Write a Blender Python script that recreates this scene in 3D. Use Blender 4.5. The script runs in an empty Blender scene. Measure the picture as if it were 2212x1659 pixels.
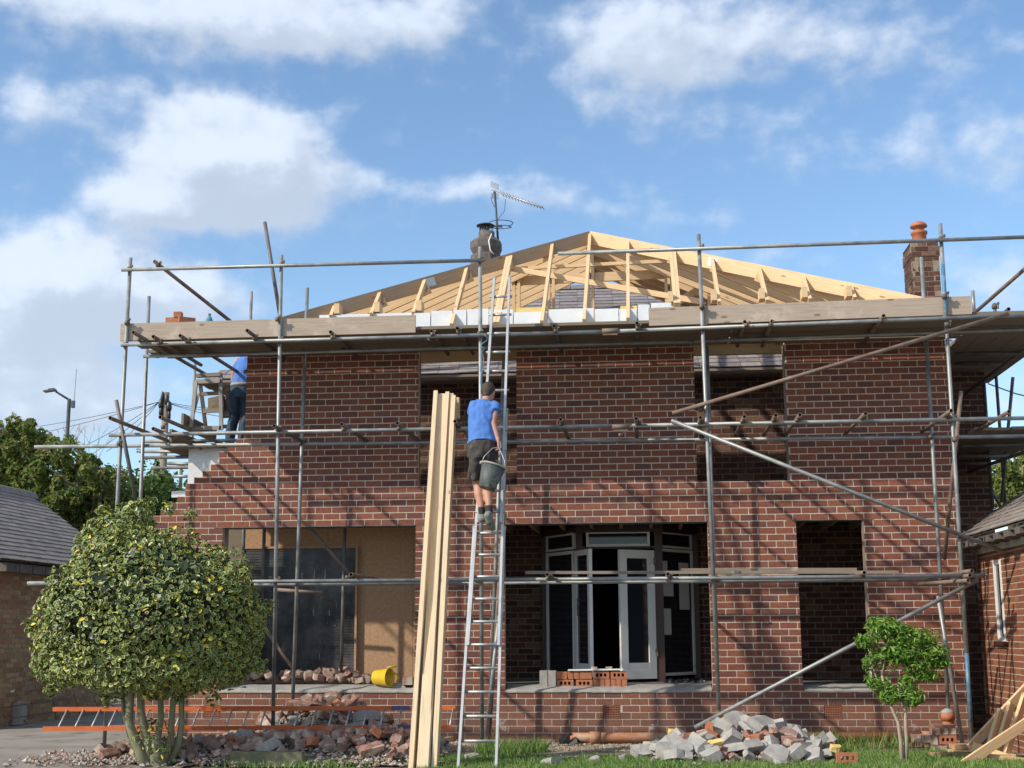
import bpy, bmesh, math, random
import numpy as np
from mathutils import Vector, Matrix
R = math.radians
rnd = random.Random(7)
SC = bpy.context.scene
COL = SC.collection

# ---------------------------------------------------------------- camera
F = 2890.; PIT = R(10.45); YAW = R(5.6); ROLL = R(-.3); CAM = Vector((0., -17.6, 1.4))
fw = Vector((-math.sin(YAW)*math.cos(PIT), math.cos(YAW)*math.cos(PIT), math.sin(PIT)))
r0 = Vector((math.cos(YAW), math.sin(YAW), 0.)); u0 = r0.cross(fw)
rt = math.cos(ROLL)*r0 + math.sin(ROLL)*u0; up = -math.sin(ROLL)*r0 + math.cos(ROLL)*u0
cam = bpy.data.cameras.new('camera'); camo = bpy.data.objects.new('camera', cam); COL.objects.link(camo)
M3 = Matrix((rt, up, -fw)).transposed()
camo.matrix_world = Matrix.Translation(CAM) @ M3.to_4x4()
cam.sensor_width = 36.; cam.lens = 36.*F/2212.; cam.clip_end = 5000.; cam.clip_start = .1
SC.camera = camo
SC.view_settings.view_transform = 'Standard'; SC.view_settings.look = 'None'
SC.view_settings.exposure = 0.75; SC.view_settings.gamma = 1.

def ray(u, v): return fw + rt*((u-1106)/F) - up*((v-829.5)/F)
def P(u, v, Y=0.):
    """world point seen at photo position (u, v), on the vertical plane y = Y"""
    d = ray(u, v); return CAM + d*((Y-CAM.y)/d.y)
def G(u, v, Z=0.):
    d = ray(u, v); return CAM + d*((Z-CAM.z)/d.z)

# ---------------------------------------------------------------- sun and sky
TRAVEL = Vector((1.43, 1., -1.27)).normalized()
ELEV = math.asin(-TRAVEL.z); AZ = math.atan2(-TRAVEL.x, -TRAVEL.y)
sl = bpy.data.lights.new('sun', 'SUN'); sl.energy = 2.85; sl.angle = R(1.2); sl.color = (1., .90, .75)
so = bpy.data.objects.new('sun', sl); COL.objects.link(so)
so.rotation_euler = TRAVEL.to_track_quat('-Z', 'Y').to_euler(); so.location = (-20, -20, 30)

W = bpy.data.worlds.new('World'); SC.world = W; W.use_nodes = True
nt = W.node_tree; nt.nodes.clear()
class NG:
    """tiny node-building helper"""
    def __init__(s, t): s.t = t
    def n(s, typ, **k):
        x = s.t.nodes.new(typ)
        for a, b in k.items(): setattr(x, a, b)
        return x
    def l(s, a, b): s.t.links.new(a, b)
    def put(s, sock, v):
        if isinstance(v, bpy.types.NodeSocket): s.l(v, sock)
        else: sock.default_value = v
    def m(s, op, a, b=0., c=0., clamp=False):
        x = s.n('ShaderNodeMath', operation=op, use_clamp=clamp)
        s.put(x.inputs[0], a); s.put(x.inputs[1], b)
        if len(x.inputs) > 2: s.put(x.inputs[2], c)
        return x.outputs[0]
    def vm(s, op, a, b=(0, 0, 0)):
        x = s.n('ShaderNodeVectorMath', operation=op); s.put(x.inputs[0], a); s.put(x.inputs[1], b); return x.outputs[0]
    def noise(s, vec, scale, detail=4., rough=.55, lac=2.):
        x = s.n('ShaderNodeTexNoise'); s.put(x.inputs['Vector'], vec)
        x.inputs['Scale'].default_value = scale; x.inputs['Detail'].default_value = detail
        x.inputs['Roughness'].default_value = rough
        return x
    def mix(s, f, a, b, mode='MIX'):
        x = s.n('ShaderNodeMix', data_type='RGBA', blend_type=mode)
        s.put(x.inputs[0], f); s.put(x.inputs[6], a); s.put(x.inputs[7], b); return x.outputs[2]
    def ramp(s, f, stops, interp='LINEAR'):
        x = s.n('ShaderNodeValToRGB'); s.put(x.inputs[0], f); cr = x.color_ramp; cr.interpolation = interp
        while len(cr.elements) < len(stops): cr.elements.new(.5)
        for e, (p, c) in zip(cr.elements, stops):
            e.position = p; e.color = (*c, 1) if len(c) == 3 else c
        return x.outputs[0]
    def mr(s, v, a, b, c=0., d=1., smooth=True):
        x = s.n('ShaderNodeMapRange'); x.interpolation_type = 'SMOOTHSTEP' if smooth else 'LINEAR'
        s.put(x.inputs[0], v); s.put(x.inputs[1], a); s.put(x.inputs[2], b); s.put(x.inputs[3], c); s.put(x.inputs[4], d)
        return x.outputs[0]

def azel(u, v):
    d = ray(u, v).normalized(); return math.degrees(math.atan2(d.x, d.y)), math.degrees(math.asin(d.z))
# clouds: (u, v, half width, half height, strength) in photo units, turned into azimuth / elevation
CL = [(250, 25, 420, 62, .95), (700, 40, 330, 75, 1.0), (930, 30, 80, 60, .5),
      (470, 325, 165, 88, 2.1), (610, 395, 120, 80, 1.3), (350, 425, 130, 62, 1.2), (280, 440, 90, 40, .5), (480, 470, 170, 48, .6),
      (80, 230, 120, 40, .75), (350, 205, 280, 42, .42), (640, 245, 120, 36, .3), (120, 300, 160, 30, .2),
      (175, 570, 120, 78, 1.4), (30, 620, 120, 110, 1.2), (300, 640, 190, 80, .8), (110, 750, 240, 110, .9), (480, 660, 150, 50, .35),
      (60, 880, 260, 90, .75), (300, 900, 200, 50, .3), (420, 600, 120, 40, .35),
      (1040, 408, 190, 38, .7), (1290, 452, 170, 30, .4), (1500, 475, 140, 26, .35), (800, 400, 80, 34, .4),
      (1340, 120, 150, 130, .75), (1540, 50, 240, 95, .66), (1450, 140, 190, 60, .35), (1780, 70, 260, 70, .4),
      (1850, 115, 130, 38, .35), (2080, 130, 220, 60, .35), (1620, 262, 240, 36, .38), (1800, 330, 260, 50, .38), (2080, 290, 190, 70, .38),
      (2150, 370, 120, 60, .35), (2160, 590, 170, 60, .55), (2200, 700, 130, 60, .5), (2150, 850, 160, 70, .5), (1750, 540, 160, 22, .2), (1500, 555, 200, 26, .25)]
g = bpy.data.node_groups.new('CloudDensity', 'ShaderNodeTree')
g.interface.new_socket('Vector', in_out='INPUT', socket_type='NodeSocketVector')
g.interface.new_socket('Density', in_out='OUTPUT', socket_type='NodeSocketFloat')
N = NG(g); gi = N.n('NodeGroupInput'); go = N.n('NodeGroupOutput')
warp = N.noise(gi.outputs[0], .55, 4., .55)
wv = N.vm('MULTIPLY', N.vm('SUBTRACT', warp.outputs['Color'], (.5, .5, .5)), (2.0, 1.5, 0.))
pv = N.vm('ADD', gi.outputs[0], wv)
tot = None
for (u, v, ru, rv, st) in CL:
    a0, e0 = azel(u, v); k = 57.3/F
    q = N.vm('MULTIPLY', N.vm('SUBTRACT', pv, (a0, e0, 0.)), (1./(ru*k*1.15), 1./(rv*k*1.15), 0.))
    x = N.n('ShaderNodeVectorMath', operation='DOT_PRODUCT'); N.l(q, x.inputs[0]); N.l(q, x.inputs[1])
    f = N.m('MULTIPLY', N.m('EXPONENT', N.m('MULTIPLY', x.outputs['Value'], -1.3)), st)
    tot = f if tot is None else N.m('ADD', tot, f)
fine = N.noise(N.vm('MULTIPLY', gi.outputs[0], (1., 1.35, 1.)), .62, 6., .50)
veil = N.noise(N.vm('MULTIPLY', gi.outputs[0], (.5, 1.1, 1.)), .33, 5., .6)
s1 = N.m('ADD', N.m('MULTIPLY', tot, 1.0), N.m('MULTIPLY', N.m('SUBTRACT', fine.outputs['Fac'], .5), 1.2))
sgi = N.n('ShaderNodeSeparateXYZ'); N.l(gi.outputs[0], sgi.inputs[0])
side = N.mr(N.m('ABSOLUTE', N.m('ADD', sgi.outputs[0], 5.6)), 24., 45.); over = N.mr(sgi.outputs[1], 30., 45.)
rest = N.m('MULTIPLY', N.m('MAXIMUM', side, over), .62)  # cloud cover added out of view to make the ambient light more neutral
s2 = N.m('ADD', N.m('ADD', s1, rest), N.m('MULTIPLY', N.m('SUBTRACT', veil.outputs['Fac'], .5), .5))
N.l(s2, go.inputs[0])
N = NG(nt)
tc = N.n('ShaderNodeTexCoord'); sx = N.n('ShaderNodeSeparateXYZ'); N.l(tc.outputs['Generated'], sx.inputs[0])
az = N.m('MULTIPLY', N.m('ARCTAN2', sx.outputs[0], sx.outputs[1]), 57.2958)
el = N.m('MULTIPLY', N.m('ARCSINE', sx.outputs[2]), 57.2958)
cv = N.n('ShaderNodeCombineXYZ'); N.l(az, cv.inputs[0]); N.l(el, cv.inputs[1])
def dens(vec):
    x = N.n('ShaderNodeGroup'); x.node_tree = g; N.l(vec, x.inputs[0]); return x.outputs[0]
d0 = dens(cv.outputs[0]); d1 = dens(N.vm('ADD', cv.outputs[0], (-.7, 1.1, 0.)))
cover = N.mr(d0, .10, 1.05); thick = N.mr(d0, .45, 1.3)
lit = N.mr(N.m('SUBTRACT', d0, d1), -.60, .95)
sky = N.n('ShaderNodeTexSky', sky_type='NISHITA'); sky.sun_disc = False
sky.sun_elevation = ELEV; sky.sun_rotation = AZ % (2*math.pi); sky.air_density = 1.; sky.dust_density = .6; sky.ozone_density = 1.6
ccol = N.mix(lit, (3.6, 4.15, 5.0, 1), (5.2, 5.75, 6.6, 1))
ccol = N.mix(N.m('MULTIPLY', thick, N.m('SUBTRACT', .75, lit)), ccol, (3.5, 3.95, 4.7, 1))
skyc = N.mix(1., sky.outputs[0], (1.0, 1.12, 1.18, 1), 'MULTIPLY')
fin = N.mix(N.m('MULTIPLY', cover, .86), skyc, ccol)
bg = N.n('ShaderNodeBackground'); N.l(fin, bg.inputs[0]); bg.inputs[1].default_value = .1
ow = N.n('ShaderNodeOutputWorld'); N.l(bg.outputs[0], ow.inputs[0])

# ---------------------------------------------------------------- mesh builder
def nrm(v): return Vector(v).normalized()
def frame(d, hint=(0, 0, 1)):
    """two unit vectors across direction d"""
    d = nrm(d); h = Vector(hint)
    if abs(d.dot(h.normalized())) > .98: h = Vector((0, 1, 0)) if abs(d.y) < .9 else Vector((1, 0, 0))
    s = d.cross(h).normalized(); t = s.cross(d).normalized(); return s, t

class MB:
    def __init__(s): s.v = []; s.f = []; s.mi = []; s.uv = []; s.sm = []; s.cur = 0; s.smooth = False
    def face(s, idx, uv=None):
        s.f.append(tuple(idx)); s.mi.append(s.cur); s.uv.append(uv or [(0., 0.)]*len(idx)); s.sm.append(s.smooth)
    def add(s, verts, faces, uvs=None):
        o = len(s.v); s.v += [tuple(p) for p in verts]
        for i, f in enumerate(faces): s.face([o+k for k in f], uvs[i] if uvs else None)
    def box(s, x0, x1, y0, y1, z0, z1, skip=''):
        v = [(x0, y0, z0), (x1, y0, z0), (x1, y1, z0), (x0, y1, z0), (x0, y0, z1), (x1, y0, z1), (x1, y1, z1), (x0, y1, z1)]
        fs = {'b': (0, 3, 2, 1), 't': (4, 5, 6, 7), 'f': (0, 1, 5, 4), 'k': (2, 3, 7, 6), 'l': (3, 0, 4, 7), 'r': (1, 2, 6, 5)}
        uu = {'b': 'xy', 't': 'xy', 'f': 'xz', 'k': 'xz', 'l': 'yz', 'r': 'yz'}
        F_, U = [], []
        for k, f in fs.items():
            if k in skip: continue
            F_.append(f); a, b = ['xyz'.index(c) for c in uu[k]]
            U.append([(v[i][a], v[i][b]) for i in f])
        s.add(v, F_, U)
    def obox(s, c, ax, ay, az, hx, hy, hz, jit=0.):
        """box at c with unit axes and half sizes; uv.u runs along the first axis"""
        c = Vector(c); ax, ay, az = nrm(ax), nrm(ay), nrm(az); vs = []; loc = []
        for k in (-1, 1):
            for a, b in ((-1, -1), (1, -1), (1, 1), (-1, 1)):
                p = c+ax*(a*hx)+ay*(b*hy)+az*(k*hz)
                if jit: p += Vector([rnd.uniform(-jit, jit) for _ in range(3)])
                vs.append(p); loc.append((a*hx, b*hy, k*hz))
        fs = [(0, 3, 2, 1), (4, 5, 6, 7), (0, 1, 5, 4), (2, 3, 7, 6), (3, 0, 4, 7), (1, 2, 6, 5)]
        ab = [(0, 1), (0, 1), (0, 2), (0, 2), (1, 2), (1, 2)]; o = rnd.uniform(0, 50)
        s.add(vs, fs, [[(loc[i][a]+o, loc[i][b]+o) for i in f] for f, (a, b) in zip(fs, ab)])
    def beam(s, p0, p1, w, h, hint=(0, 0, 1)):
        """bar from p0 to p1; h measured along the hint direction, w across"""
        p0, p1 = Vector(p0), Vector(p1); d = p1-p0; sd, t = frame(d, hint)
        s.obox((p0+p1)/2, d, sd, t, d.length/2, w/2, h/2)
    def tube(s, pts, r, seg=10, caps=True, hollow=False):
        pts = [Vector(p) for p in pts]; n = len(pts); rr = r if isinstance(r, (list, tuple)) else [r]*n
        d = (pts[1]-pts[0]).normalized(); sd, t = frame(d); rings = []
        sm = s.smooth
        for i, p in enumerate(pts):
            if 0 < i < n-1: dd = ((pts[i+1]-p).normalized()+(p-pts[i-1]).normalized()).normalized()
            elif i == 0: dd = (pts[1]-p).normalized()
            else: dd = (p-pts[i-1]).normalized()
            sd = (sd-dd*sd.dot(dd)).normalized(); t = dd.cross(sd)
            o = len(s.v)
            s.v += [tuple(p+(sd*math.cos(a)+t*math.sin(a))*rr[i]) for a in [2*math.pi*k/seg for k in range(seg)]]
            rings.append(o)
        s.smooth = True
        for a, b in zip(rings, rings[1:]):
            for k in range(seg):
                k2 = (k+1) % seg; s.face([a+k, a+k2, b+k2, b+k])
        s.smooth = False
        if hollow:
            for ri, i, sg in ((rings[0], 0, 1), (rings[-1], n-1, -1)):
                p = pts[i]; d = (pts[1]-pts[0]) if i == 0 else (pts[-2]-pts[-1]); d.normalize(); o = len(s.v)
                s.v += [tuple(p+(Vector(s.v[ri+k])-p)*.78) for k in range(seg)]
                s.v += [tuple(p+(Vector(s.v[ri+k])-p)*.78+d*.12) for k in range(seg)]
                for k in range(seg):
                    k2 = (k+1) % seg
                    s.face([ri+k, ri+k2, o+k2, o+k][::-sg]); s.face([o+k, o+k2, o+seg+k2, o+seg+k][::-sg])
                s.face([o+seg+k for k in range(seg)])
        elif caps:
            s.face([rings[0]+k for k in range(seg)][::-1]); s.face([rings[-1]+k for k in range(seg)])
        s.smooth = sm
    def loft(s, rings, close=True, caps=True):
        """rings: lists of points, all the same length"""
        o = len(s.v); n = len(rings[0])
        for r_ in rings: s.v += [tuple(p) for p in r_]
        for i in range(len(rings)-1):
            for k in range(n if close else n-1):
                k2 = (k+1) % n; s.face([o+i*n+k, o+i*n+k2, o+(i+1)*n+k2, o+(i+1)*n+k])
        if caps:
            s.face([o+k for k in range(n)][::-1]); s.face([o+(len(rings)-1)*n+k for k in range(n)])
    def lathe(s, c, prof, ax=(0, 0, 1), seg=20, caps=False):
        c = Vector(c); ax = nrm(ax); a, b = frame(ax, (0, 1, 0) if abs(ax.y) < .9 else (0, 0, 1)); rings = []
        for r_, h in prof:
            rings.append([c+ax*h+(a*math.cos(t)+b*math.sin(t))*r_ for t in [2*math.pi*k/seg for k in range(seg)]])
        sm = s.smooth; s.smooth = True; s.loft(rings, True, caps); s.smooth = sm
    def build(s, name, mats, parent=None, **kw):
        me = bpy.data.meshes.new(name); o = bpy.data.objects.new(name, me)
        off = Vector((0, 0, 0)); p = parent
        while p is not None: off += p.location; p = p.parent
        if parent is not None: o.parent = parent
        elif s.v and kw.pop('base', True):
            a = np.array(s.v); off = Vector(((a[:, 0].min()+a[:, 0].max())/2, (a[:, 1].min()+a[:, 1].max())/2, a[:, 2].min())); o.location = off
        me.from_pydata([(x-off.x, y-off.y, z-off.z) for x, y, z in s.v], [], s.f)
        if not isinstance(mats, (list, tuple)): mats = [mats]
        for m_ in mats: me.materials.append(m_)
        if len(mats) > 1: me.polygons.foreach_set('material_index', s.mi)
        me.polygons.foreach_set('use_smooth', s.sm)
        ul = me.uv_layers.new(name='UVMap'); flat = [c for f in s.uv for q in f for c in q]
        ul.data.foreach_set('uv', flat)
        me.update(); COL.objects.link(o)
        for k, v in kw.items(): o[k] = v
        return o

def thing(name, loc, label, category, group=None):
    o = bpy.data.objects.new(name, None); COL.objects.link(o); o.location = Vector(loc); o.empty_display_size = .1
    o['label'] = label; o['category'] = category
    if group: o['group'] = group
    return o
def tag(o, label, category, group=None):
    o['label'] = label; o['category'] = category
    if group: o['group'] = group
    return o
# ---------------------------------------------------------------- materials
def mat(name, cols, rough=.8, metal=0., nscale=6., bump=0., bscale=80., island=False, uv=False, stretch=(1, 1, 1), spec=.5, amt=.5, dirt=None, rv=0., foot=None):
    m = bpy.data.materials.new(name); m.use_nodes = True; t = m.node_tree; t.nodes.clear(); N = NG(t)
    tc = N.n('ShaderNodeTexCoord'); mp = N.n('ShaderNodeMapping'); N.l(tc.outputs['UV' if uv else 'Object'], mp.inputs[0])
    mp.inputs['Scale'].default_value = stretch
    no = N.noise(mp.outputs[0], nscale, 6., .6); k = len(cols)
    if island:
        ge = N.n('ShaderNodeNewGeometry')
        c = N.ramp(ge.outputs['Random Per Island'], [(i/k, q) for i, q in enumerate(cols)], 'CONSTANT' if k > 3 else 'LINEAR')
        dk = N.ramp(no.outputs[0], [(.3, (1-amt,)*3), (.7, (1+amt*.3,)*3)]); c = N.mix(1., c, dk, 'MULTIPLY')
    else:
        c = N.ramp(no.outputs[0], [(.28+.44*i/max(1, k-1), q) for i, q in enumerate(cols)])
    if dirt:
        dn = N.noise(tc.outputs['Object'], dirt[1], 5., .65)
        c = N.mix(N.mr(dn.outputs[0], dirt[2], dirt[2]+.14), c, (*dirt[0], 1))
    if foot:   # splashed, dusty foot of the wall
        sz = N.n('ShaderNodeSeparateXYZ'); N.l(tc.outputs['Object'], sz.inputs[0]); fn = N.noise(tc.outputs['Object'], 2.2, 6., .65)
        hgt = N.m('ADD', sz.outputs[2], N.m('MULTIPLY', N.m('SUBTRACT', fn.outputs[0], .5), .7))
        c = N.mix(N.mr(hgt, .25, .75, foot[1], 0.), c, (*foot[0], 1))
        fn2 = N.noise(tc.outputs['Object'], 3.1, 7., .7); c = N.mix(N.m('MULTIPLY', N.mr(fn2.outputs[0], .60, .70), N.mr(hgt, .3, .7, 1., .12)), c, (.46, .42, .39, 1))
    bs = N.n('ShaderNodeBsdfPrincipled'); N.l(c, bs.inputs['Base Color'])
    if rv: N.l(N.mr(no.outputs[0], .3, .7, rough-rv, rough+rv), bs.inputs['Roughness'])
    else: bs.inputs['Roughness'].default_value = rough
    bs.inputs['Metallic'].default_value = metal; bs.inputs['Specular IOR Level'].default_value = spec
    if bump:
        bn = N.noise(mp.outputs[0], bscale, 5., .65); bp = N.n('ShaderNodeBump'); bp.inputs['Strength'].default_value = 1.
        bp.inputs['Distance'].default_value = bump; N.l(bn.outputs[0], bp.inputs['Height']); N.l(bp.outputs[0], bs.inputs['Normal'])
    out = N.n('ShaderNodeOutputMaterial'); N.l(bs.outputs[0], out.inputs[0])
    m['_'] = 1
    return m
BRICKS = [(.245, .083, .053), (.21, .071, .050), (.275, .100, .062), (.17, .063, .050), (.23, .078, .051), (.255, .087, .050), (.15, .062, .053), (.215, .086, .063)]
M = {}
M['brick'] = mat('red_brick', BRICKS, .85, nscale=28, foot=((.20, .125, .09), .40, .60), bump=.004, bscale=160, island=True, amt=.3, dirt=((.40, .32, .28), 2.6, .665))
M['mortar'] = mat('mortar', [(.53, .45, .36), (.68, .59, .48)], .95, nscale=9, foot=((.34, .26, .20), .45, .60), bump=.003, bscale=200)
M['obrick'] = mat('old_brick', [(.115, .046, .030), (.09, .036, .026), (.145, .058, .037), (.075, .032, .024), (.11, .047, .035), (.20, .11, .07)], .9, nscale=24, bump=.004, bscale=160, island=True, amt=.45, dirt=((.20, .15, .12), 1.0, .68))
M['omortar'] = mat('old_mortar', [(.22, .175, .13), (.31, .255, .19)], .95, nscale=7, bump=.003)
M['tbrick'] = mat('tan_brick', [(.44, .27, .135), (.37, .215, .11), (.50, .32, .165), (.31, .17, .09), (.42, .27, .15), (.38, .19, .10)], .9, nscale=20, bump=.004, bscale=160, island=True, amt=.4)
M['gbrick'] = mat('garage_brick', [(.27, .098, .048), (.23, .082, .042), (.30, .12, .062), (.20, .07, .04), (.25, .10, .058)], .88, nscale=24, bump=.004, bscale=160, island=True, amt=.4)
M['gmortar'] = mat('garage_mortar', [(.38, .31, .235), (.50, .42, .32)], .95, nscale=9)
M['slate'] = mat('purple_slate', [(.23, .205, .21), (.28, .255, .26), (.31, .28, .275), (.21, .19, .195), (.25, .235, .24)], .6, nscale=14, bump=.003, island=True, amt=.35, dirt=((.22, .21, .17), 2.2, .66))
M['slate2'] = mat('garage_slate', [(.25, .215, .195), (.29, .25, .225), (.27, .23, .205), (.22, .19, .175)], .95, nscale=9, bump=.003, island=True, amt=.3, dirt=((.20, .17, .155), 1.6, .6))
M['chim'] = mat('sooty_clay', [(.07, .058, .052), (.12, .10, .09), (.17, .15, .135)], .9, nscale=9, bump=.004)
M['steel'] = mat('galvanised_tube', [(.17, .18, .18), (.28, .295, .295), (.38, .39, .39)], .5, .45, nscale=5, bump=.0015, bscale=70, rv=.1, dirt=((.14, .10, .075), 3.3, .66))
M['dsteel'] = mat('weathered_tube', [(.075, .07, .066), (.14, .135, .13), (.19, .18, .17)], .6, .35, nscale=6, bump=.002, bscale=70)
M['rust'] = mat('rusty_tube', [(.13, .082, .06), (.20, .145, .115), (.27, .215, .18)], .7, .2, nscale=5, bump=.002, bscale=90)
M['blue'] = mat('blue_painted_tube', [(.05, .13, .22), (.10, .22, .33), (.30, .34, .36)], .55, .2, nscale=9, bump=.002)
M['clip'] = mat('rusty_coupler', [(.09, .055, .04), (.17, .13, .10), (.26, .24, .21)], .7, .5, nscale=14)
def wood(name, c, grain=.35, rough=.75, knots=True, dirt=None):
    m = bpy.data.materials.new(name); m.use_nodes = True; t = m.node_tree; t.nodes.clear(); N = NG(t)
    tc = N.n('ShaderNodeTexCoord'); mp = N.n('ShaderNodeMapping'); N.l(tc.outputs['UV'], mp.inputs[0]); mp.inputs['Scale'].default_value = (1.2, 22, 1)
    no = N.noise(mp.outputs[0], 2.2, 6., .6)
    ge = N.n('ShaderNodeNewGeometry')
    isl = N.mr(ge.outputs['Random Per Island'], 0., 1., .82, 1.12, False)
    base = N.ramp(no.outputs[0], [(.25, tuple(q*(1-grain) for q in c)), (.5, c), (.75, tuple(min(1, q*(1+grain*.35)) for q in c))])
    cx = N.n('ShaderNodeCombineXYZ'); [N.l(isl, cx.inputs[i]) for i in range(3)]
    base = N.mix(1., base, cx.outputs[0], 'MULTIPLY')
    if knots:
        mp2 = N.n('ShaderNodeMapping'); N.l(tc.outputs['UV'], mp2.inputs[0]); mp2.inputs['Scale'].default_value = (2.6, 7., 1)
        vo = N.n('ShaderNodeTexVoronoi'); N.l(mp2.outputs[0], vo.inputs['Vector']); vo.inputs['Scale'].default_value = 1.
        kn = N.mr(vo.outputs['Distance'], .07, .14, .75, 0.)
        base = N.mix(kn, base, (c[0]*.35, c[1]*.26, c[2]*.2, 1))
    if dirt:
        dn = N.noise(tc.outputs['Object'], dirt[1], 5., .65); base = N.mix(N.mr(dn.outputs[0], dirt[2], dirt[2]+.18), base, (*dirt[0], 1))
    bs = N.n('ShaderNodeBsdfPrincipled'); N.l(base, bs.inputs['Base Color']); bs.inputs['Roughness'].default_value = rough
    bp = N.n('ShaderNodeBump'); bp.inputs['Distance'].default_value = .002; N.l(no.outputs[0], bp.inputs['Height']); N.l(bp.outputs[0], bs.inputs['Normal'])
    out = N.n('ShaderNodeOutputMaterial'); N.l(bs.outputs[0], out.inputs[0]); return m
M['pine'] = wood('new_pine', (.68, .49, .285), .25)
M['pine2'] = wood('treated_pine', (.33, .235, .15), .3)
M['pineL'] = wood('leaning_pine', (.64, .51, .34), .25)
M['toe'] = wood('dusty_board', (.40, .325, .26), .30, .9, True, ((.50, .42, .35), 3.5, .52))
M['deck'] = wood('scaffold_board', (.20, .165, .125), .3, .9, False)
M['oldwood'] = wood('dirty_wood', (.24, .19, .15), .35, .9, False, ((.45, .42, .37), 5., .58))
M['brownwood'] = mat('dark_stained_wood', [(.035, .014, .010), (.06, .024, .016)], .45, nscale=9, stretch=(1, 1, .2))
M['osb'] = mat('chipboard', [(.30, .18, .10), (.40, .25, .145), (.47, .305, .185)], .85, nscale=26, bump=.001, bscale=60, dirt=((.26, .155, .08), 3., .62))
M['insul'] = mat('white_polystyrene', [(.66, .70, .74), (.76, .79, .82)], .8, nscale=7, bump=.003, bscale=50)
M['foil'] = mat('pale_foil_board', [(.58, .60, .62), (.72, .73, .76)], .4, .1, nscale=3, bump=.01, bscale=4)
M['yfoam'] = mat('yellow_foam', [(.58, .42, .13), (.70, .54, .22)], .85, nscale=12, bump=.003)
M['conc'] = mat('concrete', [(.24, .225, .20), (.35, .33, .30), (.42, .40, .365)], .92, nscale=5, bump=.004, bscale=60)
M['floor'] = mat('dusty_floor', [(.11, .10, .09), (.18, .165, .15)], .95, nscale=4, dirt=((.26, .235, .21), 3., .6))
M['block'] = mat('grey_block', [(.24, .235, .22), (.34, .33, .31), (.43, .42, .395)], .92, nscale=10, bump=.006, bscale=90)
M['rub'] = mat('broken_red_brick', [(.25, .09, .06), (.36, .22, .17), (.19, .075, .055), (.42, .30, .24), (.28, .12, .08)], .92, nscale=9, bump=.008, bscale=60, dirt=((.48, .39, .32), 6., .49))
M['rub2'] = mat('broken_brown_brick', [(.17, .095, .075), (.30, .20, .165), (.38, .29, .24)], .92, nscale=8, bump=.008, bscale=60, dirt=((.44, .36, .30), 5., .47))
M['newbrick'] = mat('new_orange_brick', [(.36, .125, .062), (.42, .165, .085), (.30, .10, .055)], .85, nscale=14, bump=.003)
M['hole'] = mat('brick_hole', [(.05, .018, .012), (.07, .03, .02)], .95)
M['vent'] = mat('vent_clay', [(.26, .095, .055), (.32, .13, .08)], .8, nscale=8)
M['terra'] = mat('terracotta', [(.36, .115, .055), (.45, .17, .085)], .7, nscale=8, bump=.002)
M['pipe'] = mat('orange_drain_plastic', [(.34, .13, .06), (.42, .19, .10)], .6, nscale=5, dirt=((.36, .26, .18), 4., .46))
M['alu'] = mat('aluminium', [(.42, .42, .415), (.58, .58, .575)], .45, .5, nscale=6, dirt=((.38, .38, .37), 7., .6))
M['alud'] = mat('dirty_aluminium', [(.33, .335, .34), (.52, .525, .53)], .5, .6, nscale=9)
M['orange'] = mat('orange_fibreglass', [(.52, .105, .02), (.63, .15, .035)], .45, nscale=6, dirt=((.35, .16, .09), 6., .66))
M['ladblue'] = mat('blue_tape', [(.07, .07, .17), (.10, .09, .20)], .5)
M['whitep'] = mat('white_plastic', [(.76, .76, .74), (.84, .84, .82)], .4, nscale=4, dirt=((.50, .47, .43), 5., .63))
M['membrane'] = mat('white_membrane', [(.22, .21, .20), (.36, .35, .33)], .7, nscale=6, bump=.01, bscale=9)
M['sark'] = mat('grey_roof_underlay', [(.36, .31, .30), (.46, .41, .40)], .8, nscale=5, stretch=(1, 3, 1))
M['black'] = mat('black_plastic', [(.012, .013, .017), (.03, .032, .038)], .4, nscale=6)
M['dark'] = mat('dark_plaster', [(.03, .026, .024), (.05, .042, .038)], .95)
M['white'] = mat('painted_plaster', [(.42, .41, .39), (.52, .51, .49)], .9, nscale=3)
M['fascia'] = mat('pale_fascia', [(.44, .42, .38), (.52, .50, .46)], .7, nscale=3)
M['yellow'] = mat('yellow_rubber', [(.60, .40, .015), (.72, .50, .03)], .42, nscale=6, dirt=((.46, .36, .12), 8., .68))
M['paper'] = mat('printed_paper', [(.55, .55, .55), (.66, .66, .66)], .8, nscale=40)
M['ground'] = mat('dusty_soil', [(.13, .105, .08), (.20, .165, .125), (.27, .23, .18)], .95, nscale=2.2, bump=.02, bscale=18)
M['paving'] = mat('dusty_concrete_paving', [(.17, .15, .13), (.25, .22, .19), (.31, .275, .24)], .93, nscale=1.6, bump=.01, bscale=40, dirt=((.12, .105, .09), 1.7, .56))
M['gravel'] = mat('sandy_gravel', [(.34, .27, .19), (.45, .37, .27), (.30, .25, .19), (.52, .44, .34)], .95, nscale=20, bump=.01, bscale=60, island=True)
M['stone'] = mat('rubble_stones', [(.44, .39, .34), (.36, .29, .25), (.52, .47, .42), (.34, .21, .16), (.32, .29, .26)], .95, nscale=15, bump=.006, island=True)
M['turf'] = mat('turf_soil', [(.045, .07, .02), (.08, .11, .035), (.14, .12, .07)], .95, nscale=3, bump=.02, bscale=30)
M['grass'] = mat('grass_blades', [(.10, .22, .03), (.14, .28, .045), (.18, .30, .07), (.075, .17, .028), (.26, .29, .11)], .6, island=True, amt=.2)
M['bark'] = mat('green_grey_bark', [(.12, .13, .065), (.20, .20, .12), (.27, .25, .17)], .9, nscale=12, bump=.006, bscale=50, stretch=(1, 1, .3))
M['bark2'] = mat('pale_bark', [(.30, .24, .18), (.44, .37, .29)], .85, nscale=16, bump=.004, bscale=60, stretch=(1, 1, .3))
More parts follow.
